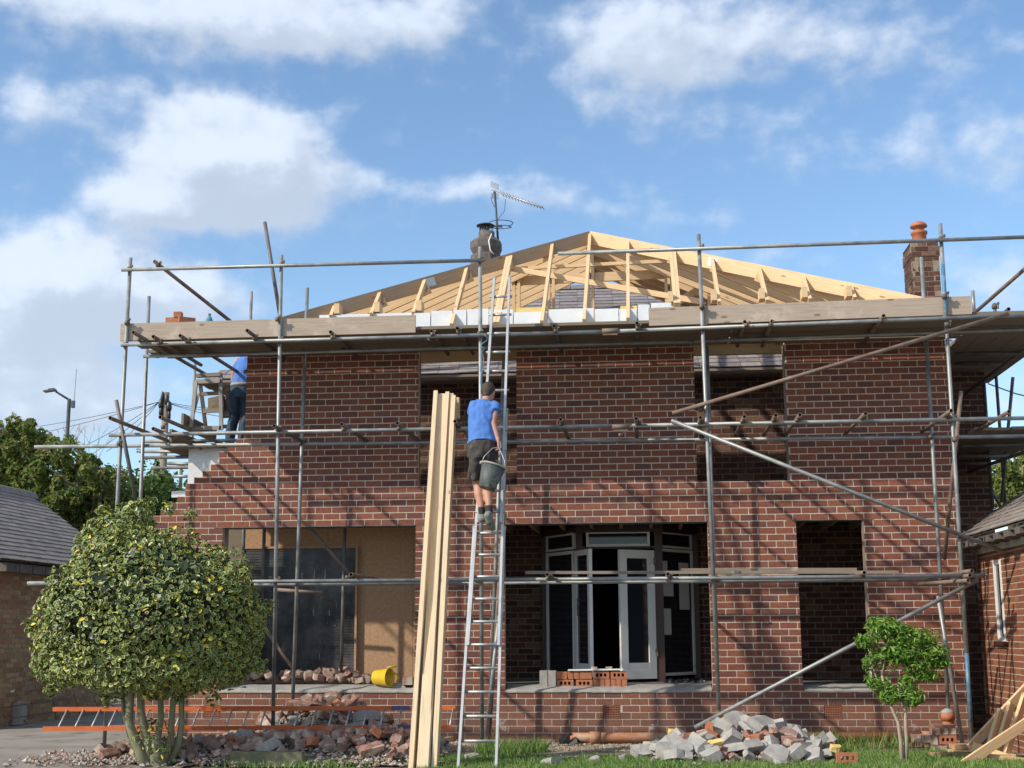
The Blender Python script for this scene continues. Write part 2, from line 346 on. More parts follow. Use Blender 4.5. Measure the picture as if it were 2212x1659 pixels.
M['rope'] = mat('blue_rope', [(.05, .20, .30), (.12, .32, .42)], .8)
M['wire'] = mat('black_cable', [(.02, .02, .022), (.04, .04, .042)], .6)
M['pole'] = mat('wooden_pole', [(.17, .14, .10), (.27, .23, .18)], .9, nscale=6, stretch=(1, 1, .15))
M['lamp'] = mat('dark_lamp_metal', [(.05, .06, .065), (.08, .09, .10)], .5, .4)
M['skin'] = mat('skin', [(.42, .215, .15), (.50, .27, .195)], .55, nscale=9, spec=.35)
M['hair'] = mat('brown_hair', [(.025, .015, .010), (.06, .036, .024)], .7, nscale=60, stretch=(1, 1, .3), bump=.003, bscale=120)
M['shirt'] = mat('blue_cotton', [(.05, .15, .44), (.08, .20, .54)], .85, nscale=7, bump=.012, bscale=11)
M['shorts'] = mat('grey_work_shorts', [(.035, .031, .030), (.075, .066, .062)], .9, nscale=9, bump=.012, bscale=14, dirt=((.17, .15, .135), 9., .60))
M['jeans'] = mat('dark_jeans', [(.02, .04, .075), (.045, .085, .14)], .85, nscale=9, bump=.012, bscale=14)
M['boot'] = mat('dusty_boots', [(.13, .14, .12), (.26, .27, .24)], .85, nscale=14, bump=.004)
M['sock'] = mat('black_socks', [(.02, .021, .025), (.04, .04, .045)], .9)
M['bucket'] = mat('dusty_black_bucket', [(.045, .055, .055), (.10, .115, .11)], .6, nscale=5, stretch=(3, 3, .7), dirt=((.27, .28, .25), 6., .55))
M['glass'] = None
gm = bpy.data.materials.new('window_glass'); gm.use_nodes = True; b_ = gm.node_tree.nodes['Principled BSDF']
b_.inputs['Base Color'].default_value = (.018, .022, .028, 1); b_.inputs['Roughness'].default_value = .04; b_.inputs['Specular IOR Level'].default_value = .55
M['glass'] = gm
# ribbed dark polycarbonate
rm = bpy.data.materials.new('ribbed_black_panel'); rm.use_nodes = True; Nn = NG(rm.node_tree); b_ = rm.node_tree.nodes['Principled BSDF']
tcn = Nn.n('ShaderNodeTexCoord'); no_ = Nn.noise(tcn.outputs['Object'], 2.2, 6., .7); mp_ = Nn.n('ShaderNodeMapping'); Nn.l(tcn.outputs['Object'], mp_.inputs[0]); mp_.inputs['Scale'].default_value = (9, 9, 1.4)
sp_ = Nn.noise(mp_.outputs[0], 3., 3., .5)
cc_ = Nn.mix(Nn.mr(no_.outputs[0], .35, .7), (.020, .021, .024, 1), (.115, .115, .12, 1)); cc_ = Nn.mix(Nn.mr(sp_.outputs[0], .68, .72), cc_, (.33, .33, .33, 1))
Nn.l(cc_, b_.inputs['Base Color']); b_.inputs['Roughness'].default_value = .38
M['panel'] = rm
# leaves: attribute 'rim' runs 0 at the midrib to 1 at the edge
def leafmat(name, inner, rim=None, special=None, rough=.45, trans=.0):
    m = bpy.data.materials.new(name); m.use_nodes = True; t = m.node_tree; N = NG(t); bs = t.nodes['Principled BSDF']
    ge = N.n('ShaderNodeNewGeometry'); k = len(inner)
    c = N.ramp(ge.outputs['Random Per Island'], [(i/k, q) for i, q in enumerate(inner)], 'CONSTANT')
    if rim:
        uv = N.n('ShaderNodeTexCoord'); sp = N.n('ShaderNodeSeparateXYZ'); N.l(uv.outputs['UV'], sp.inputs[0])
        c = N.mix(N.mr(sp.outputs[0], .64, .90), c, (*rim, 1))
    if special:
        h = N.m('FRACT', N.m('MULTIPLY', ge.outputs['Random Per Island'], 37.7)); c = N.mix(N.m('GREATER_THAN', h, special[1]), c, (*special[0], 1))
    N.l(c, bs.inputs['Base Color']); bs.inputs['Roughness'].default_value = rough
    if trans:
        tr = N.n('ShaderNodeBsdfTranslucent'); N.l(c, tr.inputs[0]); mx = N.n('ShaderNodeMixShader'); mx.inputs[0].default_value = trans
        N.l(bs.outputs[0], mx.inputs[1]); N.l(tr.outputs[0], mx.inputs[2]); N.l(mx.outputs[0], t.nodes['Material Output'].inputs[0])
    return m
M['holly'] = leafmat('variegated_holly_leaf', [(.045, .115, .026), (.065, .145, .030), (.034, .085, .024), (.095, .165, .034)], (.42, .42, .13), ((.62, .52, .05), .94), .42)
M['leafA'] = leafmat('hawthorn_leaf', [(.14, .22, .04), (.19, .27, .06), (.10, .165, .035), (.25, .29, .08), (.31, .27, .10)], None, None, .55, .45)
M['leafB'] = leafmat('light_leaf', [(.11, .19, .04), (.14, .22, .055), (.085, .155, .035)], None, None, .55, .35)
M['leafC'] = leafmat('small_tree_leaf', [(.15, .30, .04), (.20, .37, .06), (.11, .235, .035), (.27, .42, .08)], None, None, .45, .35)
# ---------------------------------------------------------------- ground
def PX(u, v, X): d = ray(u, v); return CAM + d*((X-CAM.x)/d.x)
HH = .0862; Z0 = -.0596; BW = .225
def zr(r): return Z0+HH*r

def sheet(name, mats, x0, x1, y0, y1, z, nx, ny, amp=0., sc=1., edge=0., sd=0):
    mb = MB(); r_ = random.Random(sd); ph = [r_.uniform(0, 9) for _ in range(6)]
    def h(x, y): return amp*(math.sin(x*1.7*sc+ph[0])*math.cos(y*1.3*sc+ph[1])+.5*math.sin(x*4.1*sc+ph[2])*math.sin(y*3.7*sc+ph[3]))
    for j in range(ny+1):
        for i in range(nx+1):
            x = x0+(x1-x0)*i/nx; y = y0+(y1-y0)*j/ny
            if edge and (i in (0, nx) or j in (0, ny)): x += r_.uniform(-edge, edge); y += r_.uniform(-edge, edge)
            mb.v.append((x, y, z+h(x, y)))
    mb.smooth = True
    for j in range(ny):
        for i in range(nx):
            a = j*(nx+1)+i; mb.face([a, a+1, a+nx+2, a+nx+1])
    o = mb.build(name, mats, base=False); o['kind'] = 'structure'; return o
sheet('ground', M['ground'], -400, 400, -60, 900, -.03, 40, 40)
sheet('lawn', M['turf'], -2.55, 3.9, -9., -1.85, -.008, 90, 80, .010, 1.3, .09, 2)
sheet('concrete_paving', M['paving'], -11, -4.9, -14, 9, -.012, 40, 40, .004, .7, .12, 3)
sheet('gravel_bed', M['gravel'], -2.6, 1.2, -2.1, -.12, .004, 60, 30, .012, 1.6, .10, 4)

# ---------------------------------------------------------------- brickwork
def brickwork(mb, spans, r0_, r1_, org, ux, n, H=HH, W=BW, z0=Z0, thick=.10, off=0., jit=.0012, joint=.0070, rnd_off=False):
    """spans(row) -> list of (a, b) along ux. material slot 0 brick, 1 mortar. n is the outward normal"""
    org, ux, n = Vector(org), nrm(ux), nrm(n); zz = Vector((0, 0, 1)); runs = {}
    for r_ in range(r0_, r1_):
        zb = z0+H*r_; sp = spans(r_)
        for a, b in sp:
            mb.cur = 0; o = (r_ % 2)*W/2+off
            if rnd_off: o += (r_*7919 % 13)/13*W*.3
            k = math.floor((a-o)/W)
            while o+k*W < b:
                s, e = max(a, o+k*W+joint), min(b, o+(k+1)*W-joint)
                if e-s > .02:
                    dj = rnd.uniform(-jit, jit)
                    c = org+ux*((s+e)/2)+zz*(zb+H/2)+n*(dj-.02)
                    mb.obox(c, ux, n, zz, (e-s)/2, .02, H/2-joint, .0008)
                k += 1
            runs.setdefault((round(a, 4), round(b, 4)), []).append(r_)
    mb.cur = 1
    for (a, b), rs in runs.items():
        rs.sort(); st = rs[0]; pv_ = st
        for q in rs[1:]+[None]:
            if q is None or q != pv_+1:
                zb, zt = z0+H*st, z0+H*(pv_+1)
                mb.obox(org+ux*((a+b)/2)+zz*((zb+zt)/2)+n*(-.0045-thick/2), ux, n, zz, (b-a)/2, thick/2, (zt-zb)/2)
                st = q
            pv_ = q
    mb.cur = 0

def cut(spans, holes):
    out = list(spans)
    for h0, h1 in holes:
        nx = []
        for a, b in out:
            if h1 <= a or h0 >= b: nx.append((a, b)); continue
            if h0 > a: nx.append((a, h0))
            if h1 < b: nx.append((h1, b))
        out = nx
    return out

XR = 3.97
OPEN = [(-5.65, -3.02, 8, 33), (-1.84, .82, 8, 33), (1.95, 2.81, 8, 33), (-3.00, -1.665, 39, 61), (.705, 1.90, 39, 61)]
VENTS = [(-5.82, -5.60, 4, 6), (-.58, -.36, 4, 6), (2.20, 2.42, 4, 6)]
def left_edge(r_):
    if r_ < 33: return -6.75
    k = r_-33
    if r_ > 38: k -= 1
    if r_ > 43: k -= 1
    return min(-5.385, -6.75+.1125*k)
def house_spans(r_):
    hs = [(a, b) for a, b, c, d in OPEN+VENTS if c <= r_ < d]
    return cut([(left_edge(r_), XR)], hs)

HOUSE = thing('brick_house', (-1., 0, 0), 'red brick house with a half-built two-storey extension, empty openings and a bare timber roof', 'house')
mb = MB(); brickwork(mb, house_spans, 0, 61, (0, 0, 0), (1, 0, 0), (0, -1, 0)); mb.build('front_wall', [M['brick'], M['mortar']], HOUSE)
# inner leaf of the cavity wall
mb = MB()
xs = sorted(set([-6.72, XR-.02]+[q for o_ in OPEN for q in (o_[0]-.012 if o_[0] > -5 else o_[0], o_[1]+.012)]))
def solid(x, z):
    return not any(a-.013 < x < b+.013 and zr(c) < z < zr(d) for a, b, c, d in OPEN)
zs = [0, zr(8), zr(33)+.02, zr(39), zr(61)]
for i in range(len(xs)-1):
    for j in range(4):
        xm, zm = (xs[i]+xs[i+1])/2, (zs[j]+zs[j+1])/2
        a = xs[i]
        if j >= 2: a = max(a, -5.34)
        if xs[i+1] <= a: continue
        if solid(xm if a < xm else (a+xs[i+1])/2, zm): mb.box(a, xs[i+1], .165, .27, zs[j], zs[j+1])
mb.build('inner_block_wall', M['block'], HOUSE)
# side returns of the new walls
mb = MB(); brickwork(mb, lambda r_: [(.11, 2.18)], 0, 60, (XR, 0, 0), (0, 1, 0), (1, 0, 0)); mb.build('side_wall', [M['brick'], M['mortar']], HOUSE)
# cavity closer strips at the right-hand reveals, white insulation showing at the steps
mb = MB()
mb.box(1.880, 1.8985, .02, .16, zr(39), zr(60)); mb.box(2.79, 2.808, .02, .10, zr(14), zr(33)); mb.box(-3.012, -3.0015+.012, .101, .164, zr(39), zr(60))
mb.build('cavity_strip', M['oldwood'], HOUSE)
mb = MB()
for r_ in range(37, 46):
    a = -6.2 if r_ >= 39 else -6.42
    if r_ in (37, ): continue
    mb.box(a, -5.4, .105, .16, zr(r_), zr(r_+1))
mb.box(-6.5, -6.39, .105, .16, zr(36), zr(37))
mb.build('cavity_board', M['foil'], HOUSE)
for a, b, c, d in OPEN[:3]:
    mb = MB(); mb.box(a-.12, b+.12, -.002, .1, zr(33)-.004, zr(33)+.008); mb.box(a-.01, b+.01, .101, .27, zr(33)-.006, zr(33)+.015)
    mb.build('lintel', M['dsteel'], HOUSE)
for a, b, c, d in VENTS:
    mb = MB(); z0_, z1_ = zr(c), zr(d); w = b-a
    mb.box(a+.006, b-.006, .012, .03, z0_+.006, z1_-.006)
    mb.cur = 1
    for i in range(10):
        x = a+.012+i*(w-.03)/9; mb.box(x, x+.009, -.002, .011, z0_+.02, z1_-.02)
    for j in range(6):
        z = z0_+.008+j*(z1_-z0_-.026)/5; mb.box(a+.006, b-.006, -.004, .0105, z, z+.011)
    mb.cur = 2; mb.box(a, b, .031, .1, z0_, z1_)
    mb.build('air_brick', [M['hole'], M['vent'], M['mortar']], HOUSE)
# floor slabs and the white damp proof sheet left along the sills
mb = MB(); mb.box(-6.6, XR-.12, .275, 2.19, .4, .70); mb.build('floor_slab', M['floor'], HOUSE)
def rag(a, b, sd):
    mb = MB(); r_ = random.Random(sd); n = int((b-a)/.07); rings = []
    for i in range(n+1):
        x = a+(b-a)*i/n; dr = .020+.018*r_.random(); lf = .004+.016*r_.random()
        rings.append([(x, .34, .708), (x, .26, .706+lf*.4), (x, .14, .668+lf), (x, .01, zr(8)+.010+lf), (x, -.012, zr(8)+.002), (x, -.010, zr(8)-dr*.5)])
    mb.smooth = True; mb.loft(rings, False, False); return mb
for a, b, c, d in OPEN[:3]:
    rag(a+.01, b-.01, int(a*100)).build('sill_membrane', M['membrane'], HOUSE)

# ---------------------------------------------------------------- older house behind
OX0 = P(515, 913, 2.2).x; OX1 = P(2131, 880, 2.2).x; OY = 2.2
FLZ = .70
BAY = (P(1180, 1300, OY).x, P(1497, 1300, OY).x)
def old_spans(r_):
    s = [(OX0, OX1)]
    if r_ >= 35 and r_ < 60: pass
    return cut(s, [BAY] if 8 <= r_ < 33 else [])
EZ = P(950, 828, OY).z
mb = MB(); brickwork(mb, old_spans, 0, int((EZ-Z0)/HH)+1, (0, OY, 0), (1, 0, 0), (0, -1, 0), jit=.002, off=.04, thick=.2); mb.build('old_wall', [M['obrick'], M['omortar']], HOUSE)
# dark room behind the bay
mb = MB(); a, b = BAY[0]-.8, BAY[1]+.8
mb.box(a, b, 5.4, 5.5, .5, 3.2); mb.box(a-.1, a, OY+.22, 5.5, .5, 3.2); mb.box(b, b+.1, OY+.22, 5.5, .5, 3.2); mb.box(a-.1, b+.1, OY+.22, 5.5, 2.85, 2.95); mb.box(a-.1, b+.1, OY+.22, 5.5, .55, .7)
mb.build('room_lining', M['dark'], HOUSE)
# slate roof of the older house
def slates(mb, e0, e1, r0_, r1_, course=.2, wid=.28, th=.012, sag=.006, clip=None, rnd_w=.0):
    """slate courses between eaves e0-e1 and ridge r0-r1 (left points first)"""
    e0, e1, r0_, r1_ = map(Vector, (e0, e1, r0_, r1_)); along = (e1-e0).normalized(); L = ((r0_+r1_)/2-(e0+e1)/2)
    upv = (r0_-e0); upv = (upv-along*upv.dot(along)); Ls = upv.length; upv.normalize(); nv = along.cross(upv).normalized()
    if nv.z < 0: nv = -nv
    nc = int(Ls/course)
    for j in range(nc+1):
        t = min(1, (j*course)/Ls); A = e0.lerp(r0_, t); B = e1.lerp(r1_, t); w = (B-A).length; n_ = max(1, int(w/wid)); o = (j % 2)*.5
        for i in range(n_+1):
            s0, s1 = max(0, (i-o)*wid), min(w, (i+1-o)*wid)
            if s1-s0 < .04: continue
            h_ = course*1.25; tilt = .07+rnd.uniform(-.006, .012)
            u2 = (upv*math.cos(tilt)-nv*math.sin(tilt)).normalized(); n2 = along.cross(u2); n2 = n2 if n2.z > 0 else -n2
            c = A+along*((s0+s1)/2)+upv*(h_/2)+nv*(.022+rnd.uniform(-sag, sag)*.4)
            mb.obox(c, along, u2, n2, (s1-s0)/2-.003, h_/2, th/2)
EY = OY-.28
ze = P(1600, 795, EY).z; RY = 5.3; zrd = P(1290, 623, RY).z
eL = P(442, 803, EY); eL = Vector((eL.x, EY, ze)); eR = Vector((OX1+.25, EY, ze))
hipL = Vector((eL.x+(RY-EY), RY, zrd)); hipR = Vector((eR.x-(RY-EY)*.8, RY, zrd))
mb = MB(); mb.cur = 1
mb.add([eL, eR, hipR, hipL], [(0, 1, 2, 3)])
eLb, eRb = Vector((eL.x, 2*RY-EY, ze)), Vector((eR.x, 2*RY-EY, ze))
mb.add([eL, hipL, eLb], [(0, 1, 2)]); mb.add([eR, eRb, hipR], [(0, 1, 2)]); mb.add([eLb, hipL, hipR, eRb], [(0, 1, 2, 3)])
mb.cur = 0; slates(mb, eL, eR, hipL, hipR, .17, .30)
ORF = mb.build('slate_roof', [M['slate'], M['deck']], HOUSE)
mb = MB()
for i in range(14):
    a_ = hipL.lerp(hipR, i/14); b_2 = hipL.lerp(hipR, (i+.97)/14); mb.smooth = False
    mb.loft([[p+Vector((0, dy, dz)) for dy, dz in ((-.14, -.03), (-.09, .045), (0, .075), (.09, .045), (.14, -.03))] for p in (a_, b_2)], False, False)
mb.build('ridge_tiles', M['slate2'], ORF)
mb = MB()
# gutter, fascia and soffit
gz = ze-.02; n = 30; prof = [(-.11, .0), (-.11, -.035), (-.075, -.07), (-.03, -.07), (.0, -.04)]
mb.loft([[Vector((x, EY-.01+y_, gz+z_)) for y_, z_ in prof] for x in [eL.x+(eR.x-eL.x)*i/n for i in range(n+1)]], False, False)
mb.build('gutter', M['oldwood'], HOUSE)
mb = MB(); mb.box(eL.x, eR.x, EY+.0, EY+.025, EZ-.02, ze-.02); mb.box(eL.x, eR.x, EY+.026, OY-.01, EZ-.02, EZ); mb.build('fascia_board', M['oldwood'], HOUSE)

# chimneys
CH = thing_part = None
def chimney_right():
    Y = 4.6; a = P(1972, 580, Y).x; b = P(2030, 580, Y).x; zt = P(2000, 512, Y).z; zb = 5.4; dpt = .75
    root = MB(); r0_ = int((zb-Z0)/HH); r1_ = int((zt-Z0)/HH)
    brickwork(root, lambda r_: [(a, b)], r0_, r1_, (0, Y, 0), (1, 0, 0), (0, -1, 0), off=.03, jit=.004, rnd_off=True)
    brickwork(root, lambda r_: [(.0, dpt)], r0_, r1_, (a, Y, 0), (0, 1, 0), (-1, 0, 0), off=.02, jit=.004)
    brickwork(root, lambda r_: [(.0, dpt)], r0_, r1_, (b, Y, 0), (0, 1, 0), (1, 0, 0), off=.02, jit=.004)
    z = Z0+HH*r1_; root.cur = 1
    root.box(a+.11, b-.11, Y+dpt-.02, Y+dpt, zb, z)
    root.cur = 0
    brickwork(root, lambda r_: [(a-.014, b+.014)], r1_-3, r1_-1, (0, Y-.014, 0), (1, 0, 0), (0, -1, 0), jit=.004)
    brickwork(root, lambda r_: [(-.012, dpt+.012)], r1_-3, r1_-1, (a-.014, Y, 0), (0, 1, 0), (-1, 0, 0), jit=.004)
    root.cur = 1; root.loft([[(a-.01, Y-.01, z), (b+.01, Y-.01, z), (b+.01, Y+dpt, z), (a-.01, Y+dpt, z)], [(a+.12, Y+.12, z+.07), (b-.12, Y+.12, z+.07), (b-.12, Y+dpt-.12, z+.07), (a+.12, Y+dpt-.12, z+.07)]])
    c = root.build('chimney', [M['obrick'], M['omortar']], HOUSE)
    cx, cy = (a+b)/2-.02, Y+.3; z += .05
    m_ = MB(); m_.lathe((cx, cy, z), [(.115, 0), (.12, .15), (.138, .16), (.14, .20), (.125, .205), (.10, .205), (.09, .08)], seg=22); m_.build('chimney_pot', M['terra'], c)
    m_ = MB(); m_.lathe((cx, cy, z+.205), [(.085, 0), (.085, .07), (.14, .078), (.145, .10), (.115, .145), (.055, .18), (0, .185)], seg=22); m_.build('pot_cowl', M['terra'], c)
chimney_right()
def chimney_left():
    Y = 6.5; c = P(1050, 548, Y); k = (c-CAM).dot(fw)/F
    def q(u, v): p = P(u, v, Y); return p
    base = q(1050, 556); m_ = MB()
    prof = [(.30, -.25), (.30, .03), (.255, .06), (.31, .17), (.31, .29), (.22, .37)]
    rings = []
    for r_, h in prof: rings.append([Vector((c.x+r_*1.0*math.cos(a), Y+r_*math.sin(a), base.z+h-.02)) for a in [math.pi/8+math.pi/4*i for i in range(8)]])
    m_.loft(rings, True, True); ch = m_.build('chimney', M['chim'], HOUSE)
    z = base.z+.35
    m_ = MB(); m_.lathe((c.x+.01, Y, z-.02), [(.17, 0), (.175, .05), (.15, .07), (.15, .16), (.12, .16)], seg=18); m_.build('chimney_pot', M['chim'], ch)
    m_ = MB(); m_.lathe((c.x-.01, Y, z+.27), [(0, .035), (.14, .02), (.175, 0), (.17, -.012), (0, 0)], seg=20)
    m_.lathe((c.x-.01, Y, z+.12), [(.075, 0), (.075, .13)], seg=14)
    for i in range(5):
        a = i*2*math.pi/5; m_.tube([(c.x-.01+.12*math.cos(a), Y+.12*math.sin(a), z+.1), (c.x-.01+.13*math.cos(a), Y+.13*math.sin(a), z+.27)], .008, 5)
    m_.build('pot_cowl', M['lamp'], ch)
    return c, z
chL, chz = chimney_left()

# ---------------------------------------------------------------- bay window of the older house
BAYO = thing('bay_window', (0, 1.3, .6), 'dark timber bay of the old house with white frames and an open french door, seen through the wide middle opening', 'bay window')
def wp(name, u0_, v0_, u1_, v1_, YA, YB, fr=.05, mt='whitep', pane='glass', th=.05, parent=None, rail=None):
    """framed panel between photo corners; its left edge stands at depth YA and its right at YB"""
    a, b, c, d = P(u0_, v0_[0], YA), P(u1_, v0_[1], YB), P(u1_, v1_[1], YB), P(u0_, v1_[0], YA)
    c.x, c.y = b.x, b.y; d.x, d.y = a.x, a.y
    ax = (b-a); ax.z = 0; L = ax.length; ax.normalize(); nn = ax.cross(Vector((0, 0, 1)))
    zt, zb = (a.z+b.z)/2, (c.z+d.z)/2; mid = Vector(((a.x+b.x)/2, (a.y+b.y)/2, 0)); zz = Vector((0, 0, 1)); m_ = MB(); h_ = zt-zb
    m_.obox(mid+zz*(zt-fr/2), ax, nn, zz, L/2, th/2, fr/2); m_.obox(mid+zz*(zb+fr/2), ax, nn, zz, L/2, th/2, fr/2)
    for sgn in (-1, 1): m_.obox(mid+ax*(sgn*(L/2-fr/2))+zz*((zt+zb)/2), ax, nn, zz, fr/2, th/2-.001, h_/2-fr)
    if rail: m_.obox(mid+zz*(zb+rail/2+fr), ax, nn, zz, L/2-fr, th/2-.002, rail/2)
    f_ = m_.build(name, M[mt], parent)
    if pane:
        m_ = MB(); m_.obox(mid+zz*((zt+zb)/2), ax, nn, zz, L/2-fr, .004, h_/2-fr); m_.build('pane', M[pane], f_)
    return f_, a, b, zb, zt
YF = 1.35
fl = P(1252, 1180, YF); fr_ = P(1425, 1180, YF)
zb_ = .7; zt_ = P(1330, 1150, YF).z
mb = MB()   # posts, beam and head
for x, w in ((fl.x, .085), (fr_.x-.02, .11)): mb.box(x-w/2, x+w/2, YF-.02, YF+.09, zb_, zt_)
mb.box(fl.x-.05, fr_.x+.05, YF-.03, YF+.09, zt_+.001, zt_+.14)
zd = P(1330, 1185, YF).z; mb.box(fl.x+.044, fr_.x-.077, YF+.0, YF+.07, zd-.0, zd+.035)
BF = mb.build('bay_frame', M['brownwood'], BAYO)
xl, xr_ = P(1178, 1200, 2.15).x, P(1500, 1200, 2.15).x
mb = MB()
for (xa, xb) in ((xl, fl.x), (xr_, fr_.x)):
    p0, p1 = Vector((xa, 2.14, zt_+.07)), Vector((xb, YF, zt_+.07)); mb.beam(p0, p1, .10, .14)
    mb.beam((xa, 2.14, zb_), (xb, YF+.03, zb_), .1, .05)
    mb.box(xa-.05, xa+.05, 2.07, 2.17, zb_, zt_)
mb.build('corner_post', M['brownwood'], BAYO)
mb = MB(); zq = zt_+.141
lo = [Vector((xl-.16, 2.17, zq)), Vector((fl.x-.12, YF-.14, zq)), Vector((fr_.x+.12, YF-.14, zq)), Vector((xr_+.16, 2.17, zq))]
hi = [p+Vector((0, 0, .03)) for p in lo]; tp = [Vector((xl+.1, 2.185, zq+.16)), Vector((fl.x+.12, 1.8, zq+.16)), Vector((fr_.x-.12, 1.8, zq+.16)), Vector((xr_-.1, 2.185, zq+.16))]
mb.loft([lo, hi, tp], True, True); mb.build('bay_roof', M['dark'], BAYO)
wp('window_frame', 1266, (1148, 1146), 1403, (1181, 1180), YF+.0, YF+.0, .035, parent=BAYO)
wp('window_frame', 1182, (1157, 1152), 1241, (1191, 1188), 2.08, YF+.05, .03, parent=BAYO)
wp('window_frame', 1182, (1196, 1189), 1241, (1457, 1462), 2.08, YF+.05, .045, parent=BAYO)
wp('window_frame', 1424, (1148, 1153), 1491, (1182, 1188), YF+.05, 2.08, .03, parent=BAYO)
fr2 = wp('window_frame', 1424, (1184, 1190), 1493, (1462, 1455), YF+.05, 2.08, .04, parent=BAYO)
dr, a, b, zb1, zt1 = wp('french_door', 1336, (1188, 1188), 1411, (1466, 1467), YF-.32, YF-.02, .115, parent=BAYO, rail=.1)
dl, a2, b2, zb2, zt2 = wp('french_door', 1243, (1188, 1188), 1275, (1462, 1461), YF-.02, YF-.55, .075, parent=BAYO, rail=.1)
mb = MB()
for s in (.35, 1.6): mb.obox((b.x+.012, b.y-.02, zb1+s), (1, 0, 0), (0, 1, 0), (0, 0, 1), .02, .01, .05)
mb.build('hinge', M['clip'], dr)
mb = MB(); c = a2.lerp(b2, .12); mb.obox((c.x+.0, c.y-.035, 1.72), (1, 0, 0), (0, 1, 0), (0, 0, 1), .012, .008, .12); mb.beam((c.x, c.y-.06, 1.76), (c.x+.12, c.y-.06, 1.76), .012, .012)
mb.build('handle', M['clip'], dl)
# papers inside the right-hand pane: things of their own
zz = Vector((0, 0, 1)); A_ = Vector((fr_.x, YF+.05, 0)); B_ = Vector((xr_, 2.08, 0)); ax = (B_-A_).normalized(); nn = ax.cross(zz)
for i, (u_, v_, w_, h_, lb) in enumerate([(1430, 1225, .17, .16, 'small paper sheet taped high up inside the right bay pane'), (1441, 1268, .26, .26, 'square building plan taped in the middle of the right bay pane'),
        (1477, 1265, .24, .66, 'long white plan hanging at the right of the bay pane'), (1440, 1343, .18, .36, 'narrow curled paper taped low inside the right bay pane')]):
    p = P(u_, v_, 1.6); t = max(.08, min(.92, (p.x-A_.x)/(B_.x-A_.x))); c = A_.lerp(B_, t); c.z = p.z
    m_ = MB(); m_.obox(c+nn*.012, ax, nn, zz, w_/2, .0012, h_/2); tag(m_.build('paper_sheet', M['paper']), lb, 'paper', 'papers in the bay window')

# chipboard at the back of the left opening
YO = 1.0
mb = MB(); a = P(527, 1140, YO).x
for i in range(3):
    mb.box(a+i*1.22+.002, min(-2.3, a+(i+1)*1.22-.002), YO, YO+.018, .705, 3.05)
mb.build('chipboard_lining', M['osb'], HOUSE)
mb = MB(); mb.box(a-1.0, a-.02, YO+.5, YO+.52, .62, 3.05); mb.build('shade_backing', M['deck'], HOUSE)  # darker sheet put in for the shaded space left of the chipboard
p0, p1 = P(529, 1186, YO-.05), P(769, 1186, YO-.05); zb = P(769, 1455, YO-.05).z
mb = MB(); n = 46
for i in range(n):
    z = zb+(p0.z-zb)*i/n; dz = (p0.z-zb)/n
    mb.box(p0.x, p1.x, YO-.055, YO-.03, z+.002, z+dz*.8)
mb.box(p0.x, p1.x, YO-.045, YO-.025, zb, p0.z)
pn = mb.build('ribbed_panel', M['panel']); tag(pn, 'large sheet of black ribbed plastic standing against the chipboard in the left opening', 'panel')
mb = MB(); mb.box(p0.x-.03, p0.x, YO-.07, YO-.02, zb, p0.z+.03); mb.box(p1.x, p1.x+.03, YO-.07, YO-.02, zb, p0.z+.03); mb.box(p0.x, p1.x, YO-.07, YO-.02, p0.z+.001, p0.z+.031); mb.build('edge_batten', M['osb'], pn)

# ---------------------------------------------------------------- new timber roof
APX = P(1274, 500, 2.25); zA = APX.z
eaveL = P(598, 688, -.30); eaveR = P(1990, 641, -.30)
def roofz_front(y, x=None): return None
def hip(side):
    E_ = eaveL if side < 0 else eaveR; A = Vector((APX.x+side*.02, 2.25, zA)); d = (A-E_).normalized()
    m_ = MB(); dn = Vector((0, 0, -1)); w = .05; h = .21
    p0, p1 = E_-d*.2, A; s, t = frame(d); s.z = 0; s.normalize()
    r = []
    for p in (p0, p1): r.append([p+s*w/2, p-s*w/2, p-s*w/2+dn*h, p+s*w/2+dn*h])
    o = len(m_.v); m_.v += [tuple(q) for rr in r for q in rr]; L = (p1-p0).length
    for k, uvv in enumerate(((0, .05), (.05, .26), (.26, .31), (.31, .52))):
        k2 = (k+1) % 4; m_.face([o+k, o+k2, o+4+k2, o+4+k], [(0, uvv[0]), (0, uvv[1]), (L, uvv[1]), (L, uvv[0])])
    m_.face([o, o+1, o+2, o+3]); m_.face([o+4, o+5, o+6, o+7])
    hp = m_.build('hip_rafter', M['pine2' if side < 0 else 'pine'], HOUSE)
    t_ = .46 if side < 0 else .59; c = E_.lerp(A, t_) - Vector((0, 0, .10)); m_ = MB(); nn = s if s.y < 0 else -s
    m_.obox(c+nn*(w/2+.002), d, nn, d.cross(nn), .075, .0015, .06); m_.build('nail_plate', M['alu'], hp)
    return E_, A
hl = hip(-1); hr = hip(1)
def on_hip(h, x):
    E_, A = h; t = (x-E_.x)/(A.x-E_.x); return E_.lerp(A, t)
JX = [(-4.2, 0), (-3.64, 0), (-3.06, 0), (-2.5, 1), (-1.93, 1), (-1.29, 1), (-.73, 1), (-.15, 1), (.48, 0), (1.06, 0), (1.69, 0), (2.25, 0), (2.83, 0)]
slope = (zA-.03-eaveL.z)/(2.25+.30)
